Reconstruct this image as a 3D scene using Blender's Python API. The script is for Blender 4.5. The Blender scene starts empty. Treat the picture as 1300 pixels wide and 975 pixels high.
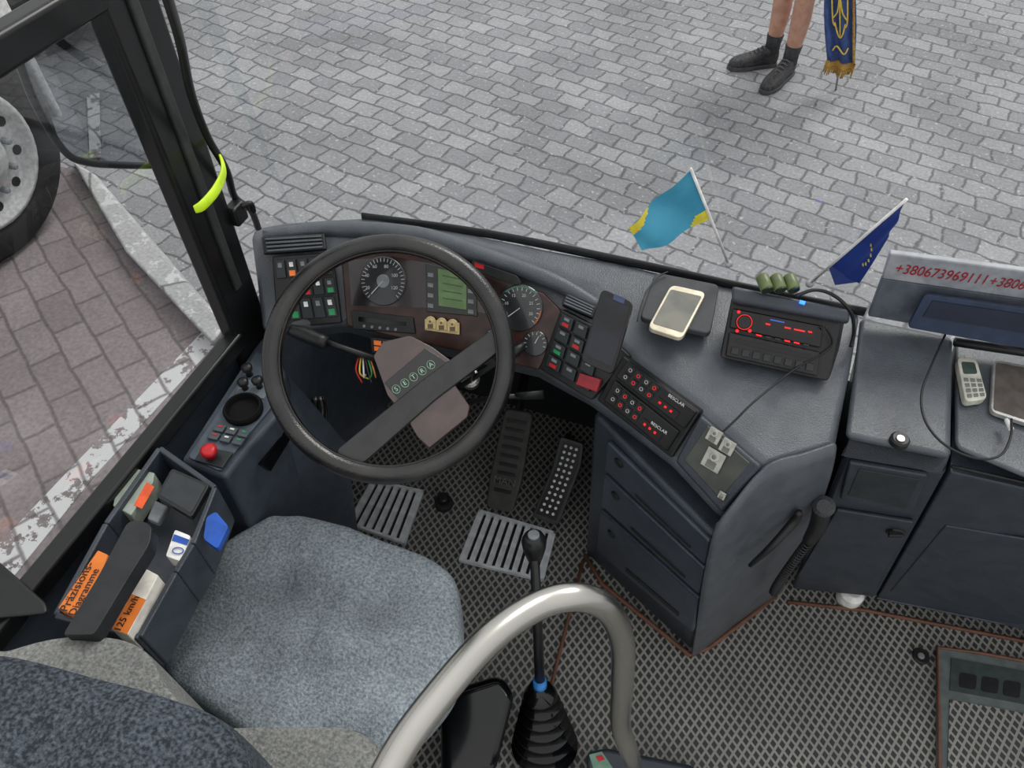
import bpy, bmesh, math, random
from mathutils import Vector, Matrix, noise
random.seed(4)
F=.65; H=1.85; FP=976.
TH=math.radians(50); YAW=math.radians(20)
Z=Vector((0,0,1))
hd=Vector((-math.sin(YAW),math.cos(YAW),0)); rt=Vector((math.cos(YAW),math.sin(YAW),0))
fw=hd*math.cos(TH)-Z*math.sin(TH); upv=hd*math.sin(TH)+Z*math.cos(TH)
C=Vector((0,0,F+H))
def ray(x,y): return fw+rt*((x-650)/FP)-upv*((y-487.5)/FP)
def P(x,y,h):
    d=ray(x,y); return C+d*((h-H)/d.z)
G=-F
class Pl:
    def __init__(s,p,n):
        s.p=Vector(p); s.n=Vector(n).normalized()
        if s.n.dot(C-s.p)<0: s.n=-s.n
    def off(s,d): return Pl(s.p+s.n*d,s.n)
    def at(s,x,y):
        d=ray(x,y); return C+d*((s.p-C).dot(s.n)/d.dot(s.n))
def HP(h): return Pl((0,0,F+h),Z)
def PL(a,b,c):
    a,b,c=P(*a),P(*b),P(*c); return Pl(a,(b-a).cross(c-a))
col=bpy.context.scene.collection
# ---------- materials
def lin(c):
    return tuple(((v/255)/12.92 if v/255<=.04045 else ((v/255+.055)/1.055)**2.4) for v in c)+(1,)
MC={}
def mat(name,c,rough=.5,metal=0,c2=None,ns=40,bump=0,bs=300,emit=0,spec=.5,lo=.4,hi=.6,det=4,big=0,coat=0):
    if name in MC: return MC[name]
    m=bpy.data.materials.new(name); m.use_nodes=True; nt=m.node_tree; N=nt.nodes; L=nt.links
    b=N['Principled BSDF']; b.inputs['Base Color'].default_value=lin(c); b.inputs['Roughness'].default_value=rough
    b.inputs['Metallic'].default_value=metal; b.inputs['Specular IOR Level'].default_value=spec
    b.inputs['Coat Weight'].default_value=coat; b.inputs['Coat Roughness'].default_value=.05
    tc=N.new('ShaderNodeTexCoord')
    nz=N.new('ShaderNodeTexNoise'); nz.inputs['Scale'].default_value=ns; nz.inputs['Detail'].default_value=det
    L.new(tc.outputs['Object'],nz.inputs['Vector'])
    rp=N.new('ShaderNodeValToRGB'); rp.color_ramp.elements[0].position=lo; rp.color_ramp.elements[1].position=hi
    if c2 is None: c2=tuple(min(255,v*1.12+2) for v in c)
    rp.color_ramp.elements[0].color=lin(c); rp.color_ramp.elements[1].color=lin(c2)
    L.new(nz.outputs['Fac'],rp.inputs['Fac']); out=rp.outputs['Color']
    if big:
        n5=N.new('ShaderNodeTexNoise'); n5.inputs['Scale'].default_value=6; n5.inputs['Detail'].default_value=4; L.new(tc.outputs['Object'],n5.inputs['Vector'])
        r5=N.new('ShaderNodeMapRange'); r5.inputs[1].default_value=.35; r5.inputs[2].default_value=.65; r5.inputs[3].default_value=1-big; r5.inputs[4].default_value=1+big; L.new(n5.outputs['Fac'],r5.inputs[0])
        sv=N.new('ShaderNodeVectorMath'); sv.operation='SCALE'; L.new(out,sv.inputs[0]); L.new(r5.outputs[0],sv.inputs['Scale']); out=sv.outputs[0]
    L.new(out,b.inputs['Base Color'])
    if bump:
        n2=N.new('ShaderNodeTexNoise'); n2.inputs['Scale'].default_value=bs; L.new(tc.outputs['Object'],n2.inputs['Vector'])
        bp=N.new('ShaderNodeBump'); bp.inputs['Strength'].default_value=bump; bp.inputs['Distance'].default_value=.002
        L.new(n2.outputs['Fac'],bp.inputs['Height']); L.new(bp.outputs['Normal'],b.inputs['Normal'])
    if emit:
        b.inputs['Emission Color'].default_value=lin(c); b.inputs['Emission Strength'].default_value=emit
    MC[name]=m; return m
LEA=mat('leather_charcoal',(74,79,86),.36,0,(84,90,97),25,.5,420,spec=.7)
LEAD=mat('leather_dark',(50,57,66),.4,0,(58,65,75),25,.4,420,spec=.6)
PLA=mat('plastic_bluegrey',(63,71,82),.48,0,(71,80,91),30,.25,500)
BLK=mat('black_plastic',(22,23,25),.4,0,(30,31,33),60,.2,400)
BLG=mat('black_gloss',(10,11,13),.12)
RUB=mat('rubber',(26,26,27),.75,0,(36,36,36),80,.3,200)
RIM=mat('wheel_rim_leather',(20,21,22),.24,0,(52,50,48),14,.3,350,lo=.45,hi=.75,spec=.7)
WOOD=mat('dark_wood_trim',(48,30,28),.3,0,(72,46,40),30,.1,100)
HUB=mat('hub_brown',(66,50,48),.1,0,(84,64,60),22,coat=1)
BRN=mat('brown_trim',(104,70,54),.6)
MET=mat('brushed_metal',(188,186,180),.24,1,(196,194,188),8)
SIL=mat('silver',(190,188,180),.35,.9,(150,145,135),200,.6,300)
SILD=mat('silver_dull',(176,176,168),.35,.4)
RIMS=mat('rim_silver',(185,186,186),.4,.3)
GRT=mat('grate_metal',(232,236,240),.4,0,(205,210,215),40)
WHT=mat('white_plastic',(225,225,222),.4)
GREY=mat('grey_plastic',(120,124,128),.5)
RED=mat('red_plastic',(190,30,38),.35)
GRN=mat('green_lens',(30,130,76),.3,emit=.15)
REDE=mat('red_glow',(220,30,30),.4,emit=.8)
ORE=mat('orange_lens',(220,110,40),.4,emit=.3)
WTX=mat('white_marking',(225,228,225),.5)
ORG=mat('orange_paper',(230,122,40),.6,0,(238,132,50))
PAP=mat('paper',(222,218,208),.7)
BLU=mat('blue_plastic',(30,80,170),.4)
SEAT=mat('seat_fabric',(96,108,118),.95,0,(158,166,171),210,1.0,300,lo=.32,hi=.7,det=7,big=.26)
SEATD=mat('seat_fabric_charcoal_shaded',(34,40,49),.95,0,(96,105,115),230,1.0,300,lo=.38,hi=.74,det=7,big=.12)  # speckled dark fabric, with the upper backrest's shade put into the colour
SEATB=mat('seat_fabric_beige_lit',(106,109,109),.95,0,(154,155,150),220,1.0,300,lo=.34,hi=.68,det=7,big=.15)  # beige-grey fabric, lightened in colour for the lit lower backrest
SKIN=mat('skin',(190,140,118),.5,0,(204,156,132),20)
LCD=mat('lcd_green',(92,122,74),.25,emit=.04)
DARK=mat('dark_metal',(34,38,42),.5)
PIL=mat('pillar_black',(20,21,22),.3)
def mathn(nt,op,a,b=None,c=None):
    n=nt.nodes.new('ShaderNodeMath'); n.operation=op
    for i,v in enumerate((a,b,c)):
        if v is None: continue
        if isinstance(v,(int,float)): n.inputs[i].default_value=v
        else: nt.links.new(v,n.inputs[i])
    return n.outputs[0]
def lattice():
    m=bpy.data.materials.new('rubber_mat_lattice'); m.use_nodes=True; nt=m.node_tree; N=nt.nodes; L=nt.links
    b=N['Principled BSDF']; g=N.new('ShaderNodeNewGeometry'); s=N.new('ShaderNodeSeparateXYZ')
    mp=N.new('ShaderNodeMapping'); mp.inputs['Rotation'].default_value=(0,0,math.radians(-15))
    L.new(g.outputs['Position'],mp.inputs['Vector']); L.new(mp.outputs[0],s.inputs[0])
    X=mathn(nt,'MULTIPLY',s.outputs[0],49.); Y=mathn(nt,'MULTIPLY',s.outputs[1],35.)
    u=mathn(nt,'FRACT',mathn(nt,'ADD',X,Y)); v=mathn(nt,'FRACT',mathn(nt,'SUBTRACT',X,Y))
    a=mathn(nt,'GREATER_THAN',u,.32); c=mathn(nt,'GREATER_THAN',v,.32)
    k=mathn(nt,'MULTIPLY',a,c)
    mx=N.new('ShaderNodeMix'); mx.data_type='RGBA'; L.new(k,mx.inputs[0])
    nz=N.new('ShaderNodeTexNoise'); nz.inputs['Scale'].default_value=6; L.new(g.outputs['Position'],nz.inputs['Vector'])
    rp=N.new('ShaderNodeValToRGB'); rp.color_ramp.elements[0].color=lin((126,125,121)); rp.color_ramp.elements[1].color=lin((170,169,163)); L.new(nz.outputs['Fac'],rp.inputs['Fac'])
    L.new(rp.outputs[0],mx.inputs[6]); mx.inputs[7].default_value=lin((56,57,58))
    L.new(mx.outputs[2],b.inputs['Base Color']); b.inputs['Roughness'].default_value=.5
    bp=N.new('ShaderNodeBump'); bp.inputs['Strength'].default_value=.6; bp.inputs['Distance'].default_value=.004; bp.invert=True
    L.new(k,bp.inputs['Height']); L.new(bp.outputs[0],b.inputs['Normal']); return m
LAT=lattice()
def paver(name,c1,c2,mo,rot,w,hh,patch=None,mort=.012,warp=.03,speck=0,pc=(205,205,205)):
    m=bpy.data.materials.new(name); m.use_nodes=True; nt=m.node_tree; N=nt.nodes; L=nt.links
    b=N['Principled BSDF']; g=N.new('ShaderNodeNewGeometry')
    mp=N.new('ShaderNodeMapping'); mp.inputs['Rotation'].default_value=(0,0,math.radians(rot)); L.new(g.outputs['Position'],mp.inputs['Vector'])
    dn=N.new('ShaderNodeTexNoise'); dn.inputs['Scale'].default_value=6; dn.inputs['Detail'].default_value=3; L.new(mp.outputs[0],dn.inputs['Vector'])
    sc=N.new('ShaderNodeVectorMath'); sc.operation='SCALE'; sc.inputs['Scale'].default_value=warp; L.new(dn.outputs['Color'],sc.inputs[0])
    ad=N.new('ShaderNodeVectorMath'); L.new(mp.outputs[0],ad.inputs[0]); L.new(sc.outputs[0],ad.inputs[1])
    br=N.new('ShaderNodeTexBrick'); br.inputs['Scale'].default_value=1; br.inputs['Brick Width'].default_value=w; br.inputs['Row Height'].default_value=hh
    br.inputs['Mortar Size'].default_value=mort; br.inputs['Mortar Smooth'].default_value=.9; br.inputs['Bias'].default_value=0
    br.inputs['Color1'].default_value=lin(c1); br.inputs['Color2'].default_value=lin(c2); br.inputs['Mortar'].default_value=lin(mo)
    L.new(ad.outputs[0],br.inputs['Vector'])
    nz=N.new('ShaderNodeTexNoise'); nz.inputs['Scale'].default_value=1.3; nz.inputs['Detail'].default_value=8; L.new(g.outputs['Position'],nz.inputs['Vector'])
    n3=N.new('ShaderNodeTexNoise'); n3.inputs['Scale'].default_value=60; n3.inputs['Detail'].default_value=4; L.new(g.outputs['Position'],n3.inputs['Vector'])
    rp=N.new('ShaderNodeMapRange'); rp.inputs[1].default_value=.3; rp.inputs[2].default_value=.7; rp.inputs[3].default_value=.8; rp.inputs[4].default_value=1.18; L.new(nz.outputs['Fac'],rp.inputs[0])
    r3=N.new('ShaderNodeMapRange'); r3.inputs[1].default_value=.3; r3.inputs[2].default_value=.7; r3.inputs[3].default_value=.82; r3.inputs[4].default_value=1.18; L.new(n3.outputs['Fac'],r3.inputs[0])
    q=mathn(nt,'MULTIPLY',rp.outputs[0],r3.outputs[0])
    sv=N.new('ShaderNodeVectorMath'); sv.operation='SCALE'; L.new(br.outputs['Color'],sv.inputs[0]); L.new(q,sv.inputs['Scale'])
    out=sv.outputs[0]
    if speck:
        n6=N.new('ShaderNodeTexNoise'); n6.inputs['Scale'].default_value=38; n6.inputs['Detail'].default_value=2; L.new(g.outputs['Position'],n6.inputs['Vector'])
        k=mathn(nt,'GREATER_THAN',n6.outputs['Fac'],speck); mx=N.new('ShaderNodeMix'); mx.data_type='RGBA'; L.new(mathn(nt,'MULTIPLY',k,.6),mx.inputs[0]); L.new(out,mx.inputs[6]); mx.inputs[7].default_value=lin((200,200,200)); out=mx.outputs[2]
    if patch:
        n4=N.new('ShaderNodeTexNoise'); n4.inputs['Scale'].default_value=11; n4.inputs['Detail'].default_value=8; n4.inputs['Roughness'].default_value=.7; L.new(g.outputs['Position'],n4.inputs['Vector'])
        k=mathn(nt,'GREATER_THAN',n4.outputs['Fac'],patch)
        k=mathn(nt,'MULTIPLY',k,mathn(nt,'SUBTRACT',1.,mathn(nt,'MULTIPLY',br.outputs['Fac'],.8)))
        mx=N.new('ShaderNodeMix'); mx.data_type='RGBA'; L.new(k,mx.inputs[0]); L.new(out,mx.inputs[6]); mx.inputs[7].default_value=lin(pc); out=mx.outputs[2]
    L.new(out,b.inputs['Base Color']); b.inputs['Roughness'].default_value=.8
    bp=N.new('ShaderNodeBump'); bp.inputs['Strength'].default_value=.35; bp.inputs['Distance'].default_value=.01; bp.invert=True
    L.new(br.outputs['Fac'],bp.inputs['Height']); L.new(bp.outputs[0],b.inputs['Normal']); return m
PAV=paver('grey_pavers',(136,137,141),(160,161,164),(102,102,105),12,.17,.125,mort=.012,warp=.08,speck=.66)
PURP=paver('pinkish_pavers',(130,121,123),(144,135,137),(108,101,103),32,.26,.14)
PURW=paver('worn_white_paint',(130,121,123),(144,135,137),(108,101,103),32,.26,.14,patch=.465,pc=(208,209,211))
CURB=paver('stone_curb',(165,166,167),(180,181,181),(120,119,119),-40,.6,1.5,patch=.56,pc=(205,206,208))
def glass(nm,k,tint=(.95,.97,.98,1)):
    m=bpy.data.materials.new(nm); m.use_nodes=True; nt=m.node_tree; N=nt.nodes; L=nt.links
    N.remove(N['Principled BSDF']); t=N.new('ShaderNodeBsdfTransparent'); t.inputs[0].default_value=tint
    gl=N.new('ShaderNodeBsdfGlossy'); gl.inputs['Roughness'].default_value=.02
    mx=N.new('ShaderNodeMixShader'); mx.inputs[0].default_value=k
    L.new(t.outputs[0],mx.inputs[1]); L.new(gl.outputs[0],mx.inputs[2]); L.new(mx.outputs[0],N['Material Output'].inputs[0]); return m
GLS=glass('window_glass',.05); GLS2=glass('side_window_glass',.13); GLS3=glass('deflector_glass',.16,(.72,.74,.76,1))
# ---------- mesh helpers
def thing(name,label,cat,loc,group=None,kind=None):
    o=bpy.data.objects.new(name,None); o.location=loc; o.empty_display_size=.05; col.objects.link(o)
    o['label']=label; o['category']=cat
    if group: o['group']=group
    if kind: o['kind']=kind
    return o
def mk(name,vs,fs,m,parent=None,bev=0,seg=3,smooth=False,sub=0,label=None,cat=None,kind=None,group=None):
    vs=[Vector(v) for v in vs]
    mn=Vector([min(v[i] for v in vs) for i in range(3)]); mxx=Vector([max(v[i] for v in vs) for i in range(3)])
    c=(mn+mxx)/2
    if parent is None: c.z=mn.z
    me=bpy.data.meshes.new(name); me.from_pydata([v-c for v in vs],[],fs); me.update()
    bm=bmesh.new(); bm.from_mesh(me); bmesh.ops.recalc_face_normals(bm,faces=bm.faces[:]); bm.to_mesh(me); bm.free()
    o=bpy.data.objects.new(name,me); o.location=c; col.objects.link(o)
    if m: me.materials.append(m)
    if bev:
        b=o.modifiers.new('b','BEVEL'); b.width=bev; b.segments=seg; b.limit_method='ANGLE'; b.angle_limit=math.radians(30); b.harden_normals=True
    if sub:
        s=o.modifiers.new('s','SUBSURF'); s.levels=sub; s.render_levels=sub
    if smooth or bev: me.polygons.foreach_set('use_smooth',[True]*len(me.polygons))
    if parent is not None:
        o.parent=parent; o.matrix_parent_inverse=Matrix.Translation(-Vector(parent.location))
    if label: o['label']=label
    if cat: o['category']=cat
    if kind: o['kind']=kind
    if group: o['group']=group
    return o
def rnd(pts,r,n=4):
    out=[]; L=len(pts)
    for i in range(L):
        p=Vector(pts[i][:2]); a=Vector(pts[i-1][:2]); b=Vector(pts[(i+1)%L][:2])
        d1=(a-p); d2=(b-p); k=min(r,d1.length*.45,d2.length*.45)
        s=p+d1.normalized()*k; e=p+d2.normalized()*k
        for j in range(n+1):
            t=j/n; out.append(tuple(s*(1-t)**2+p*2*t*(1-t)+e*t*t))
    return out
def loft(name,A,B,m,parent=None,**k):
    n=len(A); vs=list(A)+list(B); fs=[tuple(range(n)),tuple(range(2*n-1,n-1,-1))]+[(i,(i+1)%n,n+(i+1)%n,n+i) for i in range(n)]
    return mk(name,vs,fs,m,parent,**k)
def slab(name,pts,pl,th,m,parent=None,lift=0,r=0,**k):
    if r: pts=rnd(pts,r)
    q=pl.off(lift) if lift else pl
    A=[q.at(*p) for p in pts]; B=[a-pl.n*th for a in A]
    return loft(name,A,B,m,parent,**k)
def ploft(name,T,B,m,parent=None,**k): return loft(name,[P(*t) for t in T],[(P(*b) if not isinstance(b,Vector) else b) for b in B],m,parent,**k)
def basis(n):
    n=Vector(n).normalized(); a=Vector((1,0,0)) if abs(n.x)<.8 else Vector((0,1,0)); x=a.cross(n).normalized(); return x,n.cross(x),n
def lathe(name,prof,c,ax,m,parent=None,n=28,a0=0,**k):
    x,y,z=basis(ax); c=Vector(c); vs=[];fs=[]
    for (r,h) in prof:
        for i in range(n):
            a=2*math.pi*i/n; vs.append(c+x*(r*math.cos(a))+y*(r*math.sin(a))+z*h)
    for j in range(len(prof)-1):
        for i in range(n): fs.append((j*n+i,j*n+(i+1)%n,(j+1)*n+(i+1)%n,(j+1)*n+i))
    fs.append(tuple(range(n))); fs.append(tuple(range((len(prof)-1)*n,len(prof)*n)))
    k.setdefault('smooth',False)
    return mk(name,vs,fs,m,parent,**k)
def disc(name,x,y,pl,r,th,m,parent=None,lift=0,b=.0,n=28,**k):
    c=pl.off(lift).at(x,y) if lift else pl.at(x,y)
    b=b or th*.25
    return lathe(name,[(r,-th),(r,-b),(r-b,0)],c,pl.n,m,parent,n=n,**k)
def cat_(pts,n=8,closed=False):
    pts=[Vector(p) for p in pts]; L=len(pts); out=[]
    for i in range(L if closed else L-1):
        if closed: a,b,c,d=pts[i-1],pts[i],pts[(i+1)%L],pts[(i+2)%L]
        else: a,b,c,d=pts[max(i-1,0)],pts[i],pts[i+1],pts[min(i+2,L-1)]
        for j in range(n):
            t=j/n; out.append(.5*((2*b)+(c-a)*t+(2*a-5*b+4*c-d)*t*t+(-a+3*b-3*c+d)*t**3))
    if not closed: out.append(pts[-1])
    return out
def tube(name,pts,r,m,parent=None,n=12,closed=False,sm=0,flat=None,**k):
    if sm: 
        pl=len(pts); pts2=cat_(pts,sm,closed)
        if isinstance(r,(list,tuple)):
            r=[r[min(int(i/sm),pl-1)]*(1-(i%sm)/sm)+r[min(int(i/sm)+1,pl-1)]*((i%sm)/sm) for i in range(len(pts2))]
        pts=pts2
    pts=[Vector(p) for p in pts]; L=len(pts); R=r if isinstance(r,(list,tuple)) else [r]*L
    vs=[];fs=[]; px=None
    for i in range(L):
        if closed: d=pts[(i+1)%L]-pts[i-1]
        else: d=pts[min(i+1,L-1)]-pts[max(i-1,0)]
        d.normalize()
        if px is None: px=basis(d)[0]
        px=(px-d*px.dot(d)).normalized(); y=d.cross(px)
        for j in range(n):
            a=2*math.pi*j/n; vs.append(pts[i]+px*(R[i]*math.cos(a))+y*(R[i]*math.sin(a)*(flat or 1)))
    for i in range(L if closed else L-1):
        for j in range(n):
            i2=(i+1)%L; fs.append((i*n+j,i*n+(j+1)%n,i2*n+(j+1)%n,i2*n+j))
    if not closed: fs.append(tuple(range(n))); fs.append(tuple(range((L-1)*n,L*n)))
    k.setdefault('smooth',True)
    return mk(name,vs,fs,m,parent,**k)
def obox(name,c,x,y,z,d,m,parent=None,**k):
    x,y,z=[Vector(v).normalized()*s/2 for v,s in zip((x,y,z),d)]; c=Vector(c)
    A=[c+x+y+z,c-x+y+z,c-x-y+z,c+x-y+z]; B=[a-z*2 for a in A]
    return loft(name,A,B,m,parent,**k)
def box(name,x0,x1,y0,y1,z0,z1,m,parent=None,**k):
    return obox(name,((x0+x1)/2,(y0+y1)/2,(z0+z1)/2),(1,0,0),(0,1,0),(0,0,1),(x1-x0,y1-y0,z1-z0),m,parent,**k)
def txt(name,s,x0,y0,x1,y1,pl,m,parent,lift=.0006,asp=1,label=None,bold=0):
    q=pl.off(lift); a=q.at(x0,y0); b=q.at(x1,y1); cu=bpy.data.curves.new('t','FONT'); cu.body=s; cu.extrude=.02; cu.offset=bold
    o=bpy.data.objects.new('t',cu); col.objects.link(o); dg=bpy.context.evaluated_depsgraph_get()
    me=bpy.data.meshes.new_from_object(o.evaluated_get(dg)); bpy.data.objects.remove(o)
    X=(b-a); w=X.length; X.normalize(); Y=q.n.cross(X)
    xs=[v.co.x for v in me.vertices]; x_0,x_1=min(xs),max(xs); sc=w/(x_1-x_0)
    vs=[a+X*((v.co.x-x_0)*sc)+Y*(v.co.y*sc*asp)+q.n*(v.co.z*sc*.3) for v in me.vertices]; fs=[tuple(p.vertices) for p in me.polygons]
    return mk(name,vs,fs,m,parent,label=label)
def lerp2(q,s,t):
    a=Vector(q[0]).lerp(Vector(q[1]),s); b=Vector(q[3]).lerp(Vector(q[2]),s); return tuple(a.lerp(b,t))
def cells(q,rows,cols,sh=.1):
    out=[]
    for j in range(rows):
        for i in range(cols):
            s0,s1=(i+sh)/cols,(i+1-sh)/cols; t0,t1=(j+sh)/rows,(j+1-sh)/rows
            out.append([lerp2(q,s0,t0),lerp2(q,s1,t0),lerp2(q,s1,t1),lerp2(q,s0,t1)])
    return out
def cen(q): return (sum(p[0] for p in q)/len(q),sum(p[1] for p in q)/len(q))
def sub_(q,s0,t0,s1,t1): return [lerp2(q,s0,t0),lerp2(q,s1,t0),lerp2(q,s1,t1),lerp2(q,s0,t1)]
def cushion(name,out2,h,thick,m,parent,dome=.03,nc=6,fn=None,label=None):
    pts=cat_([P(x,y,h) for x,y in out2],nc,True); n=len(pts); c=sum(pts,Vector())/n
    rings=[(.9,-thick),(.98,-thick*.93),(1.0,-thick*.6),(1.0,-thick*.3),(.99,-thick*.1),(.965,-.0),(.93,dome*.25),(.87,dome*.4),(.8,dome*.55),(.72,dome*.68),(.64,dome*.78),(.55,dome*.86),(.46,dome*.92),(.37,dome*.96),(.28,dome),(.18,dome),(.08,dome)]
    vs=[];fs=[]
    for s,dz in rings:
        for p in pts:
            v=c+(p-c)*s; v.z=F+h+dz
            if fn: v.z+=fn(v,s)
            vs.append(v)
    for j in range(len(rings)-1):
        for i in range(n): fs.append((j*n+i,j*n+(i+1)%n,(j+1)*n+(i+1)%n,(j+1)*n+i))
    fs.append(tuple(range(n))); fs.append(tuple(range((len(rings)-1)*n,len(rings)*n)))
    return mk(name,vs,fs,m,parent,smooth=True,sub=1,label=label)
# ================= OUTSIDE
gr=mk('ground',[(-14,-6,0),(14,-6,0),(14,22,0),(-14,22,0)],[(0,1,2,3)],PAV,kind='structure',label='street of grey rectangular stone pavers',cat='ground')
g1=HP(G+.012)
slab('pavement',[(-420,120),(90,214),(272,420),(430,640),(300,1300),(-1300,1500)],g1,.01,PURP,label='pinkish grey brick pavement beside the parked vehicles',cat='pavement',kind='structure')
slab('painted_line',[(258,420),(276,434),(118,606),(16,733),(-60,830),(-85,795),(-6,695),(92,592)],HP(G+.016),.004,PURW,label='worn white painted line on the brick pavement',cat='road marking')
ploft('curb',[(92,205,G+.1),(120,222,G+.1),(286,413,G+.1),(270,436,G+.1),(160,320,G+.1)],[(92,205,G),(122,222,G),(290,415,G),(272,440,G),(160,320,G)],CURB,bev=.015,label='pale grey stone curb beside brick pavement',cat='curb')
slab('painted_line',[(110,120),(126,118),(128,200),(114,200)],HP(G+.016),.004,PURW,label='short worn white painted mark on the paving',cat='road marking')
# other bus
ob=P(38,318,G)
vb=thing('parked_bus','white parked bus with steel hub wheel standing on brick pavement','bus',ob+Vector((-.6,0,0)))
wc=ob+Vector((0,0,.5))
body=[(-1.2,.35),(-.62,.35),(-.6,.75),(-.4,1.0),(0,1.1),(.4,1.0),(.58,.75),(.6,.35),(.64,.35),(.64,3.0),(-6,3.0),(-6,.35)]
X0=ob.x-.14
loft('bus_body',[Vector((X0,ob.y+a,z)) for a,z in body],[Vector((X0-2.2,ob.y+a,z)) for a,z in body],WHT,vb,bev=.02)
w=lathe('wheel',[(.3,-.26),(.44,-.25),(.5,-.2),(.5,-.05),(.455,0),(.36,.004),(.325,-.01),(.315,-.06)],wc,(1,0,0),RUB,vb,n=48,smooth=True)
lathe('wheel_hub',[(.322,-.07),(.322,.004),(.3,.008),(.285,-.03),(.17,-.025),(.145,.02),(.085,.04),(.06,.06),(.0,.06)],wc,(1,0,0),RIMS,w,n=40,smooth=True)
for i in range(10):
    a=i*math.tau/10
    lathe('wheel_nut',[(.016,-.02),(.016,.02),(.010,.03)],wc+Vector((-.012,.19*math.cos(a),.19*math.sin(a))),(1,0,0),GREY,w,n=8)
for i in range(10):
    a=(i+.5)*math.tau/10
    lathe('hub_hole',[(.024,-.01),(.024,.004)],wc+Vector((-.029,.24*math.cos(a),.24*math.sin(a))),(1,0,0),BLK,w,n=12)
# white car corner
cc=P(226,32,G)
car=thing('car','white car parked on grey paving stones','car',cc)
ax=(P(260,-30,G)-P(215,-20,G)).normalized(); ay=Z.cross(ax)
def cl(a,b,z): return cc+ax*a+ay*b+Z*z
prof=[(.06,.25),(.0,.45),(.03,.75),(.5,.95),(1.2,1.0),(1.7,1.45),(3.0,1.45),(3.6,1.0),(4.3,.9),(4.35,.3)]
loft('car_body',[cl(-a+.18,.02,z) for a,z in prof],[cl(-a+.18,1.75,z) for a,z in prof],WHT,car,bev=.08,seg=4)
for aa in (-.8,-3.4):
    for bb in (.0,1.57): lathe('wheel',[(.2,-.0),(.31,.0),(.33,.03),(.33,.18),(.2,.2)],cl(aa,bb,.33),ay,RUB,car,n=28)
# ================= PERSON
def shoe(heel,toe,parent,name='shoe'):
    d=(toe-heel); L=d.length; d.normalize(); s=Z.cross(d)
    secs=[(0,.028,.085),(.06,.04,.12),(.2,.044,.13),(.35,.043,.112),(.5,.047,.088),(.68,.054,.073),(.85,.049,.062),(.95,.035,.05),(1,.016,.037)]
    vs=[];fs=[];n=14
    for t,w,hh in secs:
        for i in range(n):
            a=math.tau*i/n; x=w*math.copysign(abs(math.cos(a))**.6,math.cos(a)); z=hh*(.5+.5*math.copysign(abs(math.sin(a))**.7,math.sin(a)))
            z=max(z,.0)
            vs.append(heel+d*(t*L)+s*x+Z*(z+.012))
    for j in range(len(secs)-1):
        for i in range(n): fs.append((j*n+i,j*n+(i+1)%n,(j+1)*n+(i+1)%n,(j+1)*n+i))
    fs+= [tuple(range(n)),tuple(range((len(secs)-1)*n,len(secs)*n))]
    o=mk(name,vs,fs,mat('shoe_black',(34,34,38),.6,0,(58,58,62),60,.3),parent,smooth=True,sub=1)
    secs2=[(0,.024),(.03,.038),(.2,.046),(.5,.05),(.68,.058),(.85,.053),(.97,.034),(1.02,.012)]
    A=[heel+d*(t*L)+s*w_+Z*.026 for t,w_ in secs2]+[heel+d*(t*L)-s*w_+Z*.026 for t,w_ in reversed(secs2)]
    loft('sole',A,[a-Z*.024 for a in A],mat('sole',(62,62,66),.7),o,bev=.004)
    for k in range(5):
        t=.34+k*.075; zz=.128-.012*k
        tube('lace',[heel+d*(t*L)+s*.026+Z*(zz-.006),heel+d*(t*L+.006)+Z*(zz+.006),heel+d*(t*L)-s*.026+Z*(zz-.006)],.0045,mat('lace',(90,90,94),.8),o,n=6)
    return o
pz=P(985,95,G)
per=thing('person','person standing in black shoes, dark socks and shorts','person',pz)
h1,t1=P(984,82,G),P(924,88,G); h2,t2=P(1003,92,G),P(968,120,G)
an1=h1.lerp(t1,.16); an2=h2.lerp(t2,.18)
fd=((t1-h1).normalized()+(t2-h2).normalized()).normalized(); sd=Z.cross(fd)
pel=(an1+an2)/2-fd*.02
def skinobj(name,V,E,R,m,parent,sub=2):
    me=bpy.data.meshes.new(name); me.from_pydata([Vector(v)-pz for v in V],E,[])
    o=bpy.data.objects.new(name,me); o.location=pz; col.objects.link(o)
    s=o.modifiers.new('k','SKIN'); s.use_smooth_shade=True
    for i,r in enumerate(R):
        sv=me.skin_vertices[0].data[i]; sv.radius=(r,r) if not isinstance(r,tuple) else r; sv.use_root=(i==0)
    u=o.modifiers.new('s','SUBSURF'); u.levels=sub; u.render_levels=sub
    me.materials.append(m); o.parent=parent; o.matrix_parent_inverse=Matrix.Translation(-pz); return o
Pv=lambda f,s,z: pel+fd*f+sd*s+Z*z
def ank(a,z): return Vector((a.x,a.y,z))
sL=1 if (an2-pel).dot(sd)>0 else -1
hip2=Pv(0,.09*sL,.9); hip1=Pv(0,-.09*sL,.9)
kn2=hip2.lerp(ank(an2,.5),.8)+fd*.03; kn1=hip1.lerp(ank(an1,.5),.8)+fd*.03; kn2.z=kn1.z=.49
V=[Pv(0,0,.95),Pv(0,0,1.15),Pv(0,0,1.38),Pv(.01,0,1.5),Pv(.03,0,1.58),Pv(.03,0,1.68),Pv(.02,0,1.76),
   hip1,kn1,kn1.lerp(ank(an1,.1),.3)-fd*.015,ank(an1,.1),h1.lerp(t1,.6)+Z*.05,
   hip2,kn2,kn2.lerp(ank(an2,.1),.3)-fd*.015,ank(an2,.1),h2.lerp(t2,.6)+Z*.05,
   Pv(0,.19,1.42),Pv(.0,.27,1.15),Pv(.18,.3,1.0),
   Pv(0,-.19,1.42),Pv(.0,-.25,1.14),Pv(.08,-.25,.9)]
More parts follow.
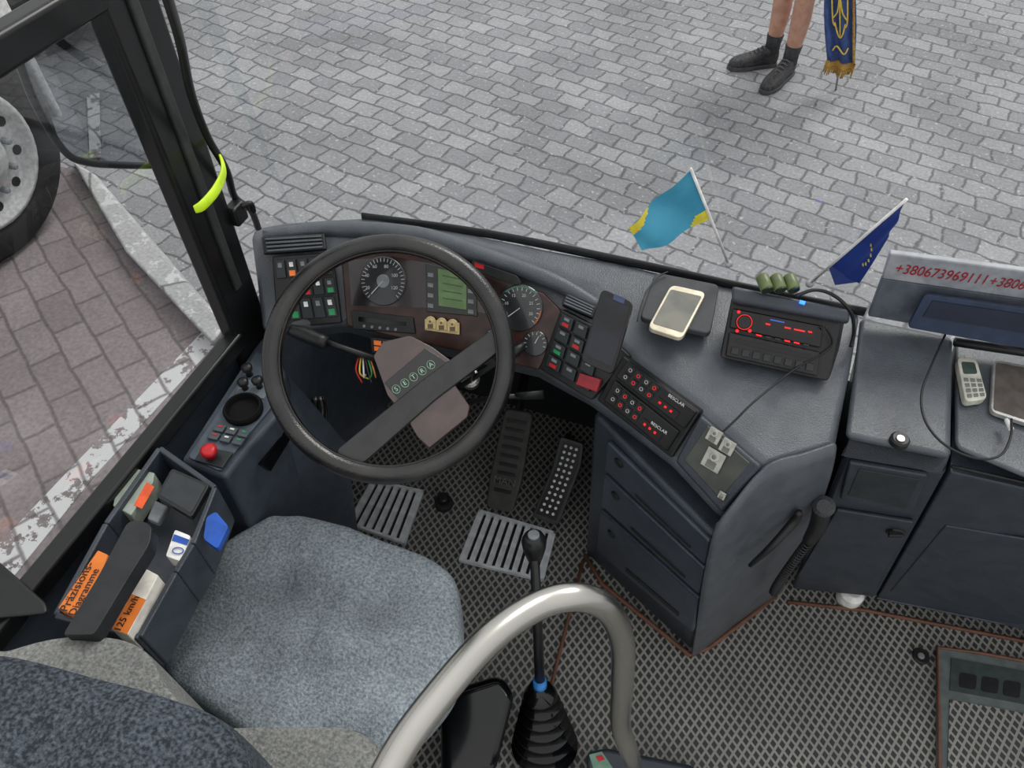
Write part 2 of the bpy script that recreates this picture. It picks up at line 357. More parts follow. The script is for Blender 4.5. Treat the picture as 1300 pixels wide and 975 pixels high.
E=[(0,1),(1,2),(2,3),(3,4),(4,5),(5,6),(0,7),(7,8),(8,9),(9,10),(10,11),(0,12),(12,13),(13,14),(14,15),(15,16),(2,17),(17,18),(18,19),(2,20),(20,21),(21,22)]
R=[(.14,.11),(.13,.1),(.15,.1),.055,.06,.095,.05,.085,.058,.064,.04,.035,.085,.058,.064,.04,.035,.06,.043,.028,.06,.043,.028]
skinobj('body',V,E,R,SKIN,per)
SH=mat('shorts_cloth',(44,48,60),.9,0,(58,62,74),60,.4)
for hp_,kn_ in ((hip1,kn1),(hip2,kn2)):
    tube('shorts_leg',[hp_+Z*.06,hp_.lerp(kn_,.4),hp_.lerp(kn_,.78)],[.12,.11,.1],SH,per,n=20,sm=4)
tube('shorts',[Pv(0,0,.86),Pv(0,0,.98),Pv(0,0,1.06)],[.15,.17,.15],SH,per,n=20,sm=4,flat=.8)
SHT=mat('tshirt_cloth',(150,152,150),.9)
tube('shirt',[Pv(0,0,1.0),Pv(0,0,1.2),Pv(0,0,1.4),Pv(0,0,1.5)],[.17,.165,.19,.08],SHT,per,n=24,sm=4)
for s_ in (1,-1): tube('sleeve',[Pv(0,.14*s_,1.43),Pv(0,.24*s_,1.28)],[.085,.07],SHT,per,n=16)
for s_,wp in ((1,V[19]),(-1,V[22])):
    dr=(wp-(V[18] if s_==1 else V[21])).normalized()
    for k in range(4):
        b_=wp+dr*.06+sd*((k-1.5)*.016)
        tube('finger',[wp,b_,b_+dr*.03-Z*.01,b_+dr*.03-Z*(.035+.004*(k%3))],[.014,.011,.009,.007],SKIN,per,n=8)
    tube('thumb',[wp,wp+dr*.03+Z*.02+sd*.01*s_,wp+dr*.06+Z*.01],[.014,.011,.009],SKIN,per,n=8)
hc=Pv(.03,0,1.69)
lathe('hair',[(.098,.0),(.104,.04),(.085,.09),(.04,.115),(.0,.12)],hc,Z,mat('hair',(50,38,30),.8,0,(70,52,40),200,.5),per,smooth=True)
tube('nose',[hc+fd*.09,hc+fd*.115-Z*.035],[.008,.014],SKIN,per,n=8)
for s_ in (1,-1):
    lathe('eye',[(.011,0),(.008,.007),(.0,.01)],hc+fd*.088+sd*(.032*s_),fd,WHT,per,n=10)
    lathe('ear',[(.02,-.01),(.024,.0),(.012,.012)],hc+sd*(.093*s_)-Z*.02,sd*s_,SKIN,per,n=10)
tube('mouth',[hc+fd*.09-Z*.065+sd*.022,hc+fd*.097-Z*.066,hc+fd*.09-Z*.065-sd*.022],.005,mat('lips',(150,80,75),.5),per,n=6)
for hh_,tt_,a_ in ((h1,t1,an1),(h2,t2,an2)):
    tube('sock',[ank(a_,.09),ank(a_,.15),ank(a_,.205)],[.046,.046,.052],mat('sock_dark',(44,46,52),.9),per,n=16)
    shoe(hh_,tt_,per)
# banner
pb=P(1070,110,G)
bn=thing('banner','blue banner with gold trident emblem and gold fringe hanging beside person','flag',pb)
bz=.13
pc=C+ray(1068,94)*((bz-C.z)/ray(1068,94).z)
bpl=Pl(pc,(C-pc)-Z*(C-pc).z)
bx=Z.cross(bpl.n)
def sl(z): return -.33*min(z,.7)
NB=24; NZ=20; vs=[];fs=[]
for j in range(NZ+1):
    dz=.07+j*(1.25/NZ); sp=.078+.012*math.sin(j*.4)
    for i in range(NB+1):
        t=i/NB*2-1; vs.append(pc+Z*dz+bx*(t*sp+sl(dz))+bpl.n*(.02*math.sin(t*6+j*.15)))
for j in range(NZ):
    for i in range(NB): a=j*(NB+1)+i; fs.append((a,a+1,a+NB+2,a+NB+1))
BC=mat('banner_blue',(40,66,128),.6,0,(54,84,150),15)
GOLD=mat('gold_fringe',(205,160,60),.6,0,(150,110,35),120,.6)
bc=mk('cloth',vs,fs,BC,bn,smooth=True)
so=bc.modifiers.new('t','SOLIDIFY'); so.thickness=.004
for i in range(40):
    t=i/39*2-1; o_=pc+bx*(t*.082+sl(.07))+bpl.n*(.02*math.sin(t*6))+Z*.075
    tube('fringe_tassel',[o_,o_-Z*.04+bx*random.uniform(-.003,.003),o_-Z*(.075+.02*random.random())+bx*random.uniform(-.005,.005)],[.0045,.0045,.003],GOLD,bn,n=5)
def bl(u,z): return pc+bx*(u+sl(z))+Z*z+bpl.n*.026
for sgn in (-1,1):
    tube('gold_edge',[bl(sgn*.075,z)-bpl.n*.02 for z in (.08,.3,.5,.7,1.0)],.008,GOLD,bn,n=6,sm=3)
YEL=mat('emblem_gold',(215,185,70),.5)
for pts in ([(0,.22),(0,.58)],[(-.042,.56),(-.042,.32),(-.024,.28)],[(.042,.56),(.042,.32),(.024,.28)],[(-.042,.32),(-.014,.36),(0,.44),(.014,.36),(.042,.32)],[(-.03,.3),(-.014,.24),(0,.22),(.014,.24),(.03,.3)],[(-.045,.14),(-.02,.17),(.02,.13),(.045,.17)],[(-.045,.66),(-.02,.63),(.02,.67),(.045,.63)]):
    tube('trident_emblem',[bl(*p) for p in pts],.0045,YEL,bn,n=6,sm=4)
tube('pole',[Vector((pc.x,pc.y,0))-bpl.n*.05+bx*.0,bl(-.1,1.9)-bpl.n*.05],.006,MET,bn)
# ================= BUS STRUCTURE
fl=box('floor',-.86,1.7,-.7,1.38,F-.04,F,LAT,kind='structure')
XW=-.88
def fz(h): return F+h
wp_=[(-.7,-.3),(-.7,.7),(1.0,.7),(1.4,.40),(1.4,-.3)]
loft('wall_left',[Vector((XW,y,fz(h))) for y,h in wp_],[Vector((XW-.05,y,fz(h))) for y,h in wp_],PLA,kind='structure')
mk('wall_front',[(x,y,fz(h)) for x in (XW-.04,1.7) for y,h in ((1.15,.69),(1.42,.4),(1.42,-.3),(1.39,-.3),(1.39,.38),(1.13,.66))],
   [(0,1,2,3,4,5),(11,10,9,8,7,6)]+[(i,(i+1)%6,6+(i+1)%6,6+i) for i in range(6)],DARK,kind='structure')
wx_=[(-.87,.90,.88),(-.80,.99,.95),(-.68,1.06,1.02),(-.5,1.1,1.1),(0,1.14,1.14),(1.7,1.14,1.14)]
vs=[(x,y0,fz(.84)) for x,y0,_ in wx_]+[(x,y0-.29 if i else .88,fz(2.3)) for i,(x,y0,_) in enumerate(wx_)]
mk('window_1',vs,[(i,i+1,i+7,i+6) for i in range(5)],GLS,kind='structure',smooth=True)
mk('window_2',[(XW+.005,-.7,fz(.74)),(XW+.005,.8,fz(.74)),(XW+.005,.8,fz(2.2)),(XW+.005,-.7,fz(2.2))],[(0,1,2,3)],GLS2,kind='structure')
pil=lambda h,a,b: [Vector((-.855,a,fz(h))),Vector((-.895,a,fz(h))),Vector((-.895,b-.02,fz(h))),Vector((-.862,b,fz(h)))]
loft('trim_1',pil(.6,.785,.885),pil(2.3,.775,.905),PIL,kind='structure',bev=.01)
obox('trim_2',(-.868,.05,fz(.745)),(1,0,0),(0,1,0),(0,0,1),(.035,1.5,.04),PIL,kind='structure',bev=.008)
obox('trim_3',(-.87,.02,fz(1.41)),(1,0,0),(0,1,0),(0,0,1),(.035,1.55,.045),PIL,kind='structure',bev=.008)
obox('trim_4',(-.858,.835,fz(1.6)),(1,0,0),(0,1,0),(0,0,1),(.012,.018,1.5),mat('pillar_groove',(52,54,54),.4),kind='structure',bev=.003)
loft('trim_5',[P(*p) for p in ((-60,700,.78),(0,714,.78),(60,766,.78),(62,780,.78),(-60,790,.78))],[P(*p) for p in ((-60,700,.74),(0,714,.74),(60,766,.74),(62,780,.74),(-60,790,.74))],PIL,kind='structure',bev=.006)
tube('cable',[P(207,-20,1.5),P(228,50,1.38),P(243,120,1.26),P(264,175,1.16),(P(287,215,1.08)),P(298,250,1.0),P(318,266,.95),P(328,290,.9)],.0065,BLK,n=10,sm=6,label='thick black cable running down the windscreen pillar',cat='cable')
cm=thing('cable_clamp','small black bracket holding cable on the pillar','bracket',P(300,268,.98)); obox('clamp_plate',P(300,270,.98),(1,0,0),(0,1,0),Z,(.025,.035,.04),BLK,cm,bev=.006); tube('clamp_ring',[P(306,262,1.0),P(318,258,1.0),P(322,268,.98)],.005,BLK,cm,n=8,sm=4)
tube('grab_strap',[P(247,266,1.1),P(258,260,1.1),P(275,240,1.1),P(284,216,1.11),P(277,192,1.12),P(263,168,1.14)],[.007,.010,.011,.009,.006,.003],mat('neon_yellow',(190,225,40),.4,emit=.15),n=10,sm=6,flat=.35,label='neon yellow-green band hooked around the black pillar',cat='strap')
mo=thing('wind_deflector','smoked glass wind deflector panel with dark curved edge on side window','deflector',P(85,205,.9))
pdf=Pl((-.93,0,0),(1,0,0))
slab('deflector_glass',[(22,72),(44,130),(80,190),(110,206),(160,210),(204,210),(165,110),(128,22)],pdf,.003,GLS3,mo)
tube('deflector_edge',[pdf.at(*p) for p in ((22,72),(44,130),(80,190),(110,206),(160,210),(204,210))],.0055,BLK,mo,sm=5,n=8)
# ================= DASHBOARD
dash=thing('dashboard','charcoal leather-grained wraparound driver dashboard below windscreen','dashboard',P(700,500,0))
cols=[((322,288,.87),(318,322,.86),(333,420,.77)),
((360,281,.88),(365,316,.87),(390,418,.77)),
((415,277,.88),(425,310,.87),(438,412,.76)),
((470,274,.88),(500,308,.87),(500,430,.76)),
((600,296,.88),(600,328,.87),(600,452,.76)),
((700,316,.88),(690,368,.86),(683,472,.76)),
((780,330,.88),(765,418,.85),(750,510,.76)),
((850,347,.88),(812,460,.85),(790,540,.76)),
((960,368,.88),(890,520,.85),(852,590,.76)),
((1060,386,.88),(972,590,.84),(915,658,.76)),
((1094,394,.88),(1060,566,.84),(1052,602,.76))]
vs=[];fs=[]
for b_,u_,l_ in cols:
    B=P(*b_);U=P(*u_);Lo=P(*l_)
    mid=B.lerp(U,.5)+Z*.012
    lo2=Lo+(B-Lo).normalized()*.04; lo2.z=Lo.z-.06
    bb=Vector((B.x,B.y,Lo.z-.06))
    vs+= [bb,B,mid,U,Lo,lo2]
for i in range(len(cols)-1):
    for j in range(6): fs.append((i*6+j,i*6+(j+1)%6,(i+1)*6+(j+1)%6,(i+1)*6+j))
fs+=[tuple(range(6)),tuple(range((len(cols)-1)*6,len(cols)*6))]
mk('dash_top',vs,fs,LEA,dash,bev=.014,seg=5)
hpts=[(335,300,.885),(425,291,.885),(530,299,.89),(610,324,.89),(700,356,.885),(760,388,.87)]
tube('cluster_hood',[P(*p) for p in hpts],[.012,.016,.018,.018,.016,.01],LEA,dash,sm=6,n=12)
tube('windscreen_ledge',[P(460,275,.885),P(620,297,.885),P(790,331,.885),P(950,366,.885),P(1098,396,.885)],.010,BLK,dash,sm=4,flat=.5)
TT=cat_([P(908,668,.765),P(922,655,.79),P(972,596,.84),P(1020,580,.845),P(1062,566,.845)],6)
BB=cat_([P(879,827,.0),P(895,818,.0),P(930,789,.0),P(960,766,.0),P(988,746,.0)],6)
NV=14; vs=[];fs=[]; nT=len(TT)
for i in range(nT):
    for j in range(NV+1):
        t=j/NV; p=TT[i].lerp(BB[i],t)
        o_=(p-P(960,520,.45)); o_.z=0; o_.normalize()
        s_=i/(nT-1)
        p=p+o_*(.012+.035*math.sin(math.pi*min(1,t*1.15))*math.sin(math.pi*(.15+.7*s_))*(1-t)**.5)
        if j==0: p=p-o_*.016+Z*.004
        vs.append(p)
for i in range(nT-1):
    for j in range(NV): a=i*(NV+1)+j; fs.append((a,a+1,a+NV+2,a+NV+1))
sdm=mk('console_side_panel',vs,fs,LEA,dash,smooth=True,sub=1)
sdd=sdm.modifiers.new('t','SOLIDIFY'); sdd.thickness=.006; sdd.offset=0
pA=PL((350,328,.873),(425,322,.873),(350,415,.773))
pB=PL((440,325,.868),(680,375,.868),(520,432,.768)); 
pC_=PL((700,385,.862),(762,424,.858),(715,490,.768))
pD=PL((795,455,.855),(885,524,.853),(820,560,.768))
pE=PL((890,526,.853),(968,592,.848),(885,622,.768))
la=slab('switch_panel',[(345,326),(422,320),(434,410),(352,418)],pA,.02,BLK,dash,lift=.002,bev=.003)
va=PL((331,300,.893),(412,296,.893),(334,322,.877))
slab('air_vent',[(331,300),(412,296),(414,316),(334,322)],va,.01,BLK,dash,lift=.006,bev=.003,label='black slatted air vent')
for k in range(4):
    t=(k+.5)/4; q=sub_([(334,301),(410,297),(412,315),(337,321)],.03,t-.06,.97,t+.06); slab('vent_slat',q,va,.004,LEA,dash,lift=.011)
cl_=cells([(347,329),(418,324),(424,350),(350,356)],1,5,.07)+cells([(349,380),(424,374),(431,404),(353,410)],1,5,.07)+cells([(380,354),(424,351),(428,374),(384,378)],1,3,.07)
lens=[None,ORE,GRN,RED,None,None,GRN,None,None,GRN,RED,None,GRN]
for i,q in enumerate(cl_):
    s=slab('rocker_switch',q,pA,.006,mat('switch_dark',(34,40,42),.4),la,lift=.008,bev=.0015)
    if lens[i]: slab('indicator_lens',sub_(q,.2,.6,.8,.9),pA,.002,lens[i],s,lift=.0095)
    slab('symbol',sub_(q,.3,.15,.7,.4),pA,.001,WTX if i%2 else GREY,s,lift=.0088)
cb=slab('instrument_cluster',[(432,322),(500,318),(590,336),(690,372),(716,398),(706,440),(683,470),(600,450),(500,428),(440,414)],pB,.012,WOOD,dash,lift=.004,bev=.004)
slab('cluster_lens',[(442,330),(500,326),(590,342),(684,378),(676,412),(590,392),(446,388)],pB,.002,mat('cluster_face',(30,26,28),.2,0,(50,36,34),30,coat=.6),cb,lift=.0052)
GF=mat('gauge_face',(40,42,45),.25,coat=.6)
sd0=disc('speedometer',486,357,pB,.047,.006,GF,cb,lift=.009,n=40)
disc('gauge_center',486,357,pB,.013,.003,GREY,sd0,lift=.0115)
WT2=mat('dial_marking',(180,184,184),.5)
def ticks(x,y,rin,rout,a0,a1,n,pl,parent,m=WT2,lift=.0098,w=.0011):
    q=pl.off(lift); c=q.at(x,y); r0=(q.at(x+10,y)-c).normalized(); u0=q.n.cross(r0)
    for i in range(n):
        a=math.radians(a0+(a1-a0)*i/(n-1)); d=r0*math.cos(a)+u0*math.sin(a); s=q.n.cross(d)
        obox('tick_mark',c+d*(rin+rout)/2,d,s,q.n,(rout-rin,w,.0006),m,parent)
ticks(486,357,.037,.044,225,-45,28,pB,sd0)
def dial(labels,x,y,rr,a0,a1,pl,parent,w):
    q=pl; c=q.at(x,y); r0=(q.at(x+10,y)-c).normalized(); u0=q.n.cross(r0)
    for i,t in enumerate(labels):
        a=math.radians(a0+(a1-a0)*i/(len(labels)-1)); p=c+(r0*math.cos(a)+u0*math.sin(a))*rr
        cu=bpy.data.curves.new('t','FONT'); cu.body=t; cu.align_x='CENTER'; cu.align_y='CENTER'; cu.size=w; cu.extrude=.0002
        o=bpy.data.objects.new('t',cu); col.objects.link(o); dg=bpy.context.evaluated_depsgraph_get(); me=bpy.data.meshes.new_from_object(o.evaluated_get(dg)); bpy.data.objects.remove(o)
        mk('numeral',[p+r0*v.co.x+u0*v.co.y+q.n*(v.co.z+.0103) for v in me.vertices],[tuple(f.vertices) for f in me.polygons],WT2,parent)
dial(['20','40','60','80','100','120'],486,357,.03,205,-25,pB,sd0,.009)
def needle(x,y,ang,ln,pl,parent):
    q=pl.off(.0125); c=q.at(x,y); r0=(q.at(x+10,y)-c).normalized(); u0=q.n.cross(r0); a=math.radians(ang); d=r0*math.cos(a)+u0*math.sin(a)
    obox('needle',c+d*ln/2,d,q.n.cross(d),q.n,(ln,.0016,.001),WT2,parent)
needle(486,357,225,.034,pB,sd0)
lcdp=slab('display_housing',[(540,334),(604,346),(606,402),(541,396)],pB,.006,mat('housing_grey',(46,50,46),.3),cb,lift=.008,bev=.002)
slab('display_screen',[(556,341),(592,348),(592,393),(557,388)],pB,.002,LCD,lcdp,lift=.0092)
for k in range(4): slab('display_line',sub_([(558,343),(590,350),(590,391),(559,387)],.1,.12+k*.22,.9,.15+k*.22),pB,.0006,mat('lcd_dark',(60,84,50),.4),lcdp,lift=.0097)
for k in range(4):
    for xx in (547,598):
        slab('indicator_lens',[(xx-4,346+k*13+(xx-547)*.15),(xx+3,347+k*13+(xx-547)*.15),(xx+3,352+k*13+(xx-547)*.15),(xx-4,351+k*13+(xx-547)*.15)],pB,.001,GREY,lcdp,lift=.009)
tg=disc('tachometer',660,391,pB,.043,.006,GF,cb,lift=.009,n=40)
ticks(660,391,.032,.038,225,-45,20,pB,tg); dial(['5','10','15','20','25','30'],660,391,.025,205,-25,pB,tg,.008)
ticks(660,391,.038,.041,130,40,22,pB,tg,mat('gauge_green',(60,110,90),.4),.0099,.003); ticks(660,391,.038,.041,-10,-45,8,pB,tg,mat('gauge_orange',(170,90,50),.5),.0099,.003)
needle(660,391,215,.03,pB,tg)
sg=disc('pressure_gauge',679,436,pB,.024,.006,GF,cb,lift=.009); ticks(679,436,.016,.021,200,-20,10,pB,sg); needle(679,436,60,.015,pB,sg)
sg=disc('fuel_gauge',628,430,pB,.02,.006,GF,cb,lift=.009); ticks(628,430,.013,.018,200,-20,10,pB,sg); needle(628,430,120,.012,pB,sg)
pW=PL((598,330,.89),(656,350,.89),(600,342,.878))
wl=slab('warning_lamp_strip',[(598,330),(656,350),(662,360),(654,362),(600,342)],pW,.006,BLK,dash,lift=.012,bev=.002,r=4)
slab('warning_lamp',[(602,333),(614,337),(614,342),(603,339)],pW,.002,RED,wl,lift=.0135)
tc_=slab('tachograph_slot',[(445,394),(524,403),(527,424),(448,418)],pB,.006,BLK,cb,lift=.009,bev=.002)
slab('slot_opening',[(455,402),(515,409),(515,414),(455,408)],pB,.002,BLG,tc_,lift=.0105)
for k in range(5): disc('button',462+k*10,414+k*1.1,pB,.003,.002,GREY,tc_,lift=.011,n=10)
os_=slab('warning_lamp_strip',[(470,428),(520,434),(519,452),(472,448)],pB,.006,BLK,dash,lift=-.0,bev=.001)
for q in cells([(473,431),(497,434),(496,448),(474,446)],2,2,.12): slab('warning_lamp',q,pB,.002,ORE,os_,lift=.002)
IB=mat('icon_brown',(110,92,70),.5); IG=mat('icon_grey',(118,118,112),.4,.3)
def icon(x,y,pl,s,parent,lift,hh=1.3,m1=SIL,m2=IB,ang=0):
    q=pl.off(lift); c=q.at(x,y); r0=(q.at(x+10,y+ang)-c).normalized(); u0=q.n.cross(r0)
    if hh>1: A=[c+r0*(s*math.cos(math.radians(a)))+u0*(s*(hh-1)+s*math.sin(math.radians(a))) for a in range(0,181,20)]
    else: A=[c+r0*s+u0*s,c-r0*s+u0*s]
    A+=[c-r0*s-u0*s,c+r0*s-u0*s]
    o=loft('icon_plate',[a+q.n*.003 for a in A],A,m1,parent,bev=.001)
    hcx=c+u0*s*.35+q.n*.003
    lathe('icon_halo',[(s*.5,0),(s*.5,.001),(s*.42,.002)],hcx,q.n,m1,o,n=16)
    lathe('icon_head',[(s*.28,0),(s*.25,.002),(s*.1,.003)],hcx,q.n,m2,o,n=12)
    obox('icon_robe',c-u0*s*.5+q.n*.0035,r0,u0,q.n,(s*1.0,s*.75,.001),m2,o)
    return o
ic=thing('saint_icon','cream-gold triptych of three small saint icons on instrument panel','icon',pB.at(562,412))
IGO=mat('icon_gold',(206,186,136),.45,.2)
slab('icon_base',[(539,405),(583,410),(583,425),(539,419)],pB,.003,IGO,ic,lift=.0115,bev=.001)
for k in range(3): icon(547+k*14,410.5+k*1.8,pB,.0105,ic,.0115,1.3,IGO)
rp_=slab('switch_panel',[(712,392),(762,418),(800,452),(750,508),(684,468)],pC_,.02,BLK,dash,lift=.003,bev=.003)
vC=PL((715,372,.872),(758,392,.872),(712,392,.862))
av=slab('air_vent',[(718,368),(758,388),(752,403),(713,386)],vC,.01,BLK,dash,lift=.006,bev=.002)
for k in range(4):
    t=(k+.5)/4; slab('vent_slat',sub_([(719,371),(756,389),(751,401),(715,386)],.03,t-.07,.97,t+.07),vC,.004,LEA,av,lift=.010)
cs=cells([(712,396),(766,424),(748,500),(690,464)],4,3,.08)
li={0:RED,4:RED,6:GRN,9:RED}
for i,q in enumerate(cs):
    s=slab('rocker_switch',q,pC_,.006,mat('switch_dark',(34,40,42)),rp_,lift=.010,bev=.0015)
    slab('symbol',sub_(q,.3,.15,.7,.38),pC_,.001,GREY,s,lift=.0108)
    if li.get(i): slab('indicator_lens',sub_(q,.25,.58,.75,.85),pC_,.002,li[i],s,lift=.0115)
slab('rocker_switch',[(736,474),(762,482),(757,498),(730,488)],pC_,.01,mat('red_dim',(150,40,48),.4),rp_,lift=.014,bev=.002,label='red rocker switch')
cp=slab('climate_panel',[(790,452),(888,523),(852,582),(757,508)],pD,.02,BLK,dash,lift=.003,bev=.004)
for (q,tx) in (([(796,458),(884,523),(868,545),(781,478)],(848,503,868,517)),([(780,482),(862,548),(846,573),(766,508)],(826,538,846,552))):
    mo_=slab('control_module',q,pD,.01,BLG,cp,lift=.008,bev=.002)
    txt('module_lettering','BESCLAR',*tx,pD,WTX,mo_,lift=.0085,asp=.9)
    for i,cq in enumerate(cells([lerp2(q,.04,.08),lerp2(q,.5,.08),lerp2(q,.5,.92),lerp2(q,.04,.92)],2,4,.14)):
        b_=slab('button',cq,pD,.003,mat('button_dark',(38,40,42),.4),mo_,lift=.0105,bev=.001)
        cx_,cy_=cen(cq); c=pD.off(.011).at(cx_,cy_); x_,y_,z_=basis(pD.n)
        tube('button_ring',[c+x_*.003*math.cos(t)+y_*.003*math.sin(t) for t in [k*math.tau/12 for k in range(12)]],.0005,REDE if i%2 else WTX,b_,n=4,closed=True)
    slab('display_screen',[lerp2(q,.54,.5),lerp2(q,.85,.5),lerp2(q,.85,.92),lerp2(q,.54,.92)],pD,.002,mat('display_dark',(24,14,16),.15),mo_,lift=.0095)
    for s in (.58,.66,.74): slab('display_mark',[lerp2(q,s,.64),lerp2(q,s+.03,.64),lerp2(q,s+.03,.74),lerp2(q,s,.74)],pD,.001,REDE,mo_,lift=.0100)
re_=slab('storage_recess',[(888,526),(966,592),(916,652),(856,586)],pE,.02,LEAD,dash,lift=.003,bev=.006)
slab('recess_floor',[(898,540),(952,588),(914,634),(868,584)],pE,.004,mat('recess_dark',(66,70,66),.3,0,(78,82,76),30),re_,lift=.0045,bev=.003)
ic2=thing('saint_icon','silver metal pair of square saint icons standing on dashboard recess','icon',pE.at(915,560))
icon(907,553,pE,.0115,ic2,.006,1,SILD,IG,6); icon(924,567,pE,.0115,ic2,.006,1,SILD,IG,6); 
ic3=thing('saint_icon','square silver saint icon plaque on dashboard recess','icon',pE.at(905,585))
icon(906,584,pE,.0165,ic3,.0065,1,SILD,IG,6)
ic4=thing('saint_icon','tiny silver charm on dashboard recess','icon',pE.at(916,628)); icon(917,629,pE,.006,ic4,.006,1,SILD,IG,6)
cab=thing('drawer_cabinet','dark blue cabinet with three drawers beneath the dashboard','cabinet',P(850,720,0))
T=[(752,526,.69),(905,683,.69),(1046,606,.69),(1060,500,.69),(840,440,.69)]
a0=P(742,702,0);b0=P(878,826,0);c0=P(984,748,0)
Bt=[a0,b0,c0,Vector((c0.x-.02,1.07,F)),Vector((a0.x+.05,1.07,F))]
ploft('cabinet_body',T,Bt,LEAD,cab,bev=.014,seg=4)
pw=Pl(P(752,526,.70),(P(905,683,.69)-P(752,526,.70)).cross(a0-P(752,526,.70)))
W4=[(766,553),(908,692),(884,812),(752,700)]
for k,(t0,t1) in enumerate(((.03,.27),(.31,.58),(.62,.97))):
    q=sub_(W4,.03,t0,.95,t1)
    d=slab('drawer',q,pw,.012,mat('drawer_blue',(56,65,77),.34,0,(64,73,85),25,.3,420,spec=.7),cab,lift=.008,bev=.005)
    cx_,cy_=lerp2(q,.12,.35)
    disc('drawer_lock',cx_,cy_,pw,.011,.005,BLK,d,lift=.012)
    slab('drawer_pull',sub_(q,.3,.8,.85,.9),pw,.003,BLK,d,lift=.0095,bev=.001)
tube('kick_trim',[P(742,704,.01),P(765,742,.01),P(876,832,.012),P(900,822,.012),P(950,784,.01),P(985,756,.01)],.006,BRN,cab,n=8)
rd=thing('dashboard_cabinet','blue-grey co-driver dashboard unit with hatch and round locks','cabinet',P(1130,700,0))
c1=P(1006,748,.03); c2=P(1112,758,.1)
ploft('cabinet_body',[(1096,404,.845),(1210,430,.845),(1206,575,.83),(1200,604,.77),(1074,578,.77),(1078,560,.83)],
   [Vector((c1.x+.03,1.08,fz(.03))),Vector((.56,1.08,fz(.05))),c2+Vector((0,.02,.0)),c2,c1,c1+Vector((0,.02,0))],LEAD,rd,bev=.01,seg=4)
ploft('lid',[(1092,404,.875),(1209,429,.875),(1206,580,.85),(1073,553,.85)],[(1092,404,.845),(1209,429,.845),(1206,586,.83),(1073,559,.83)],LEA,rd,bev=.010,seg=5)
pR=Pl(P(1072,578,.78),(P(1200,604,.78)-P(1072,578,.78)).cross(c1-P(1072,578,.78)))
ht=slab('hatch_door',[(1078,588),(1178,605),(1158,654),(1066,634)],pR,.01,LEAD,rd,lift=.006,bev=.004)
slab('hatch_panel',[(1090,596),(1168,609),(1150,646),(1076,629)],pR,.003,mat('hatch_dark',(42,50,54),.5),ht,lift=.0075,bev=.002)
disc('lock',1137,678,pR,.018,.01,BLK,rd,lift=.008); obox('lock_knob',pR.off(.012).at(1137,678),rt,Z,pR.n,(.028,.008,.012),BLK,rd,bev=.002)
disc('lock',1144,556,HP(.856),.015,.012,BLK,rd,lift=.006); disc('lock_cylinder',1144,556,HP(.856),.007,.004,MET,rd,lift=.009,n=16)
slab('lower_panel',[(1062,648),(1160,664),(1112,746),(1012,732)],pR,.008,LEAD,rd,lift=.004,bev=.003)
disc('canister',1084,750,HP(.05),.03,.045,WHT,rd,lift=0,label='white round canister under the unit') 
rd2=thing('side_dashboard','blue-grey co-driver dashboard shelf with black tray','dashboard',P(1300,760,0))
e0=P(1460,845,.1)
ploft('shelf_body',[(1213,430,.84),(1400,466,.84),(1480,560,.84),(1480,640,.80),(1330,628,.79),(1206,600,.79),(1208,585,.81)],
  [Vector((.57,1.08,fz(.1))),Vector((1.2,1.08,fz(.1))),Vector((1.4,1.08,fz(.1))),e0,P(1330,803,.1),c2+Vector((.005,0,0)),c2+Vector((.005,.02,0))],LEAD,rd2,bev=.01,seg=4)
slab('shelf_tray',[(1214,428),(1400,462),(1440,540),(1400,640),(1300,602),(1214,566)],HP(.845),.01,LEA,rd2,bev=.006,r=10)
tube('shelf_rim',[P(1212,434,.87),P(1300,447,.87),P(1420,470,.87)],.008,BLK,rd2,n=8)
tube('shelf_seam',[P(1208,592,.815),P(1300,612,.81),P(1400,640,.81)],.003,BLK,rd2,n=6)
slab('lower_panel',[(1200,668),(1330,690),(1330,790),(1130,752)],Pl(P(1206,600,.79),(P(1330,628,.79)-P(1206,600,.79)).cross(c2-P(1206,600,.79))),.006,LEAD,rd2,lift=.003,bev=.003)
# ================= radio console
rc=thing('radio_console','black box housing a car radio with red lit buttons, on dashboard','radio',P(990,440,.88))
pF=PL((925,388,.95),(1064,414,.95),(914,456,.885))
A=[pF.at(*p) for p in ((928,376),(1070,402),(1052,486),(912,456))]
B=[A[0]+Vector((.01,.045,-.02)),A[1]+Vector((.01,.045,-.02)),A[2]+Vector((.01,.08,.0)),A[3]+Vector((.01,.08,.0))]
loft('console_body',A,B,BLK,rc,bev=.006)
ploft('console_lid',[(929,362,.985),(1078,392,.985),(1079,410,.97),(928,382,.97)],[(929,366,.965),(1076,396,.965),(1077,413,.955),(930,388,.955)],LEAD,rc,bev=.007,seg=4)
rr=slab('car_radio',[(930,391),(1046,414),(1042,442),(926,416)],pF,.012,BLG,rc,lift=.008,bev=.003)
slab('radio_display',[(966,401),(1036,415),(1034,430),(964,416)],pF,.002,mat('display_dark',(24,14,16)),rr,lift=.0095)
for x0,x1,yy in ((972,978,412),(996,1004,416.5),(1008,1022,419),(1026,1031,422)):
    slab('display_mark',[(x0,yy-2),(x1,yy-2+(x1-x0)*.2),(x1,yy+(x1-x0)*.2),(x0,yy)],pF,.0008,REDE,rr,lift=.0102)
slab('display_mark',[(978,405),(996,408.6),(996,410.2),(978,406.6)],pF,.0008,mat('blue_glow',(60,90,190),.4,emit=.4),rr,lift=.0102)
kb=disc('volume_knob',945,409,pF,.013,.012,BLK,rr,lift=.018); 
c=pF.off(.0185).at(945,409); x_,y_,z_=basis(pF.n); tube('knob_ring',[c+x_*.012*math.cos(k*math.tau/20)+y_*.012*math.sin(k*math.tau/20) for k in range(20)],.0007,REDE,kb,n=5,closed=True)
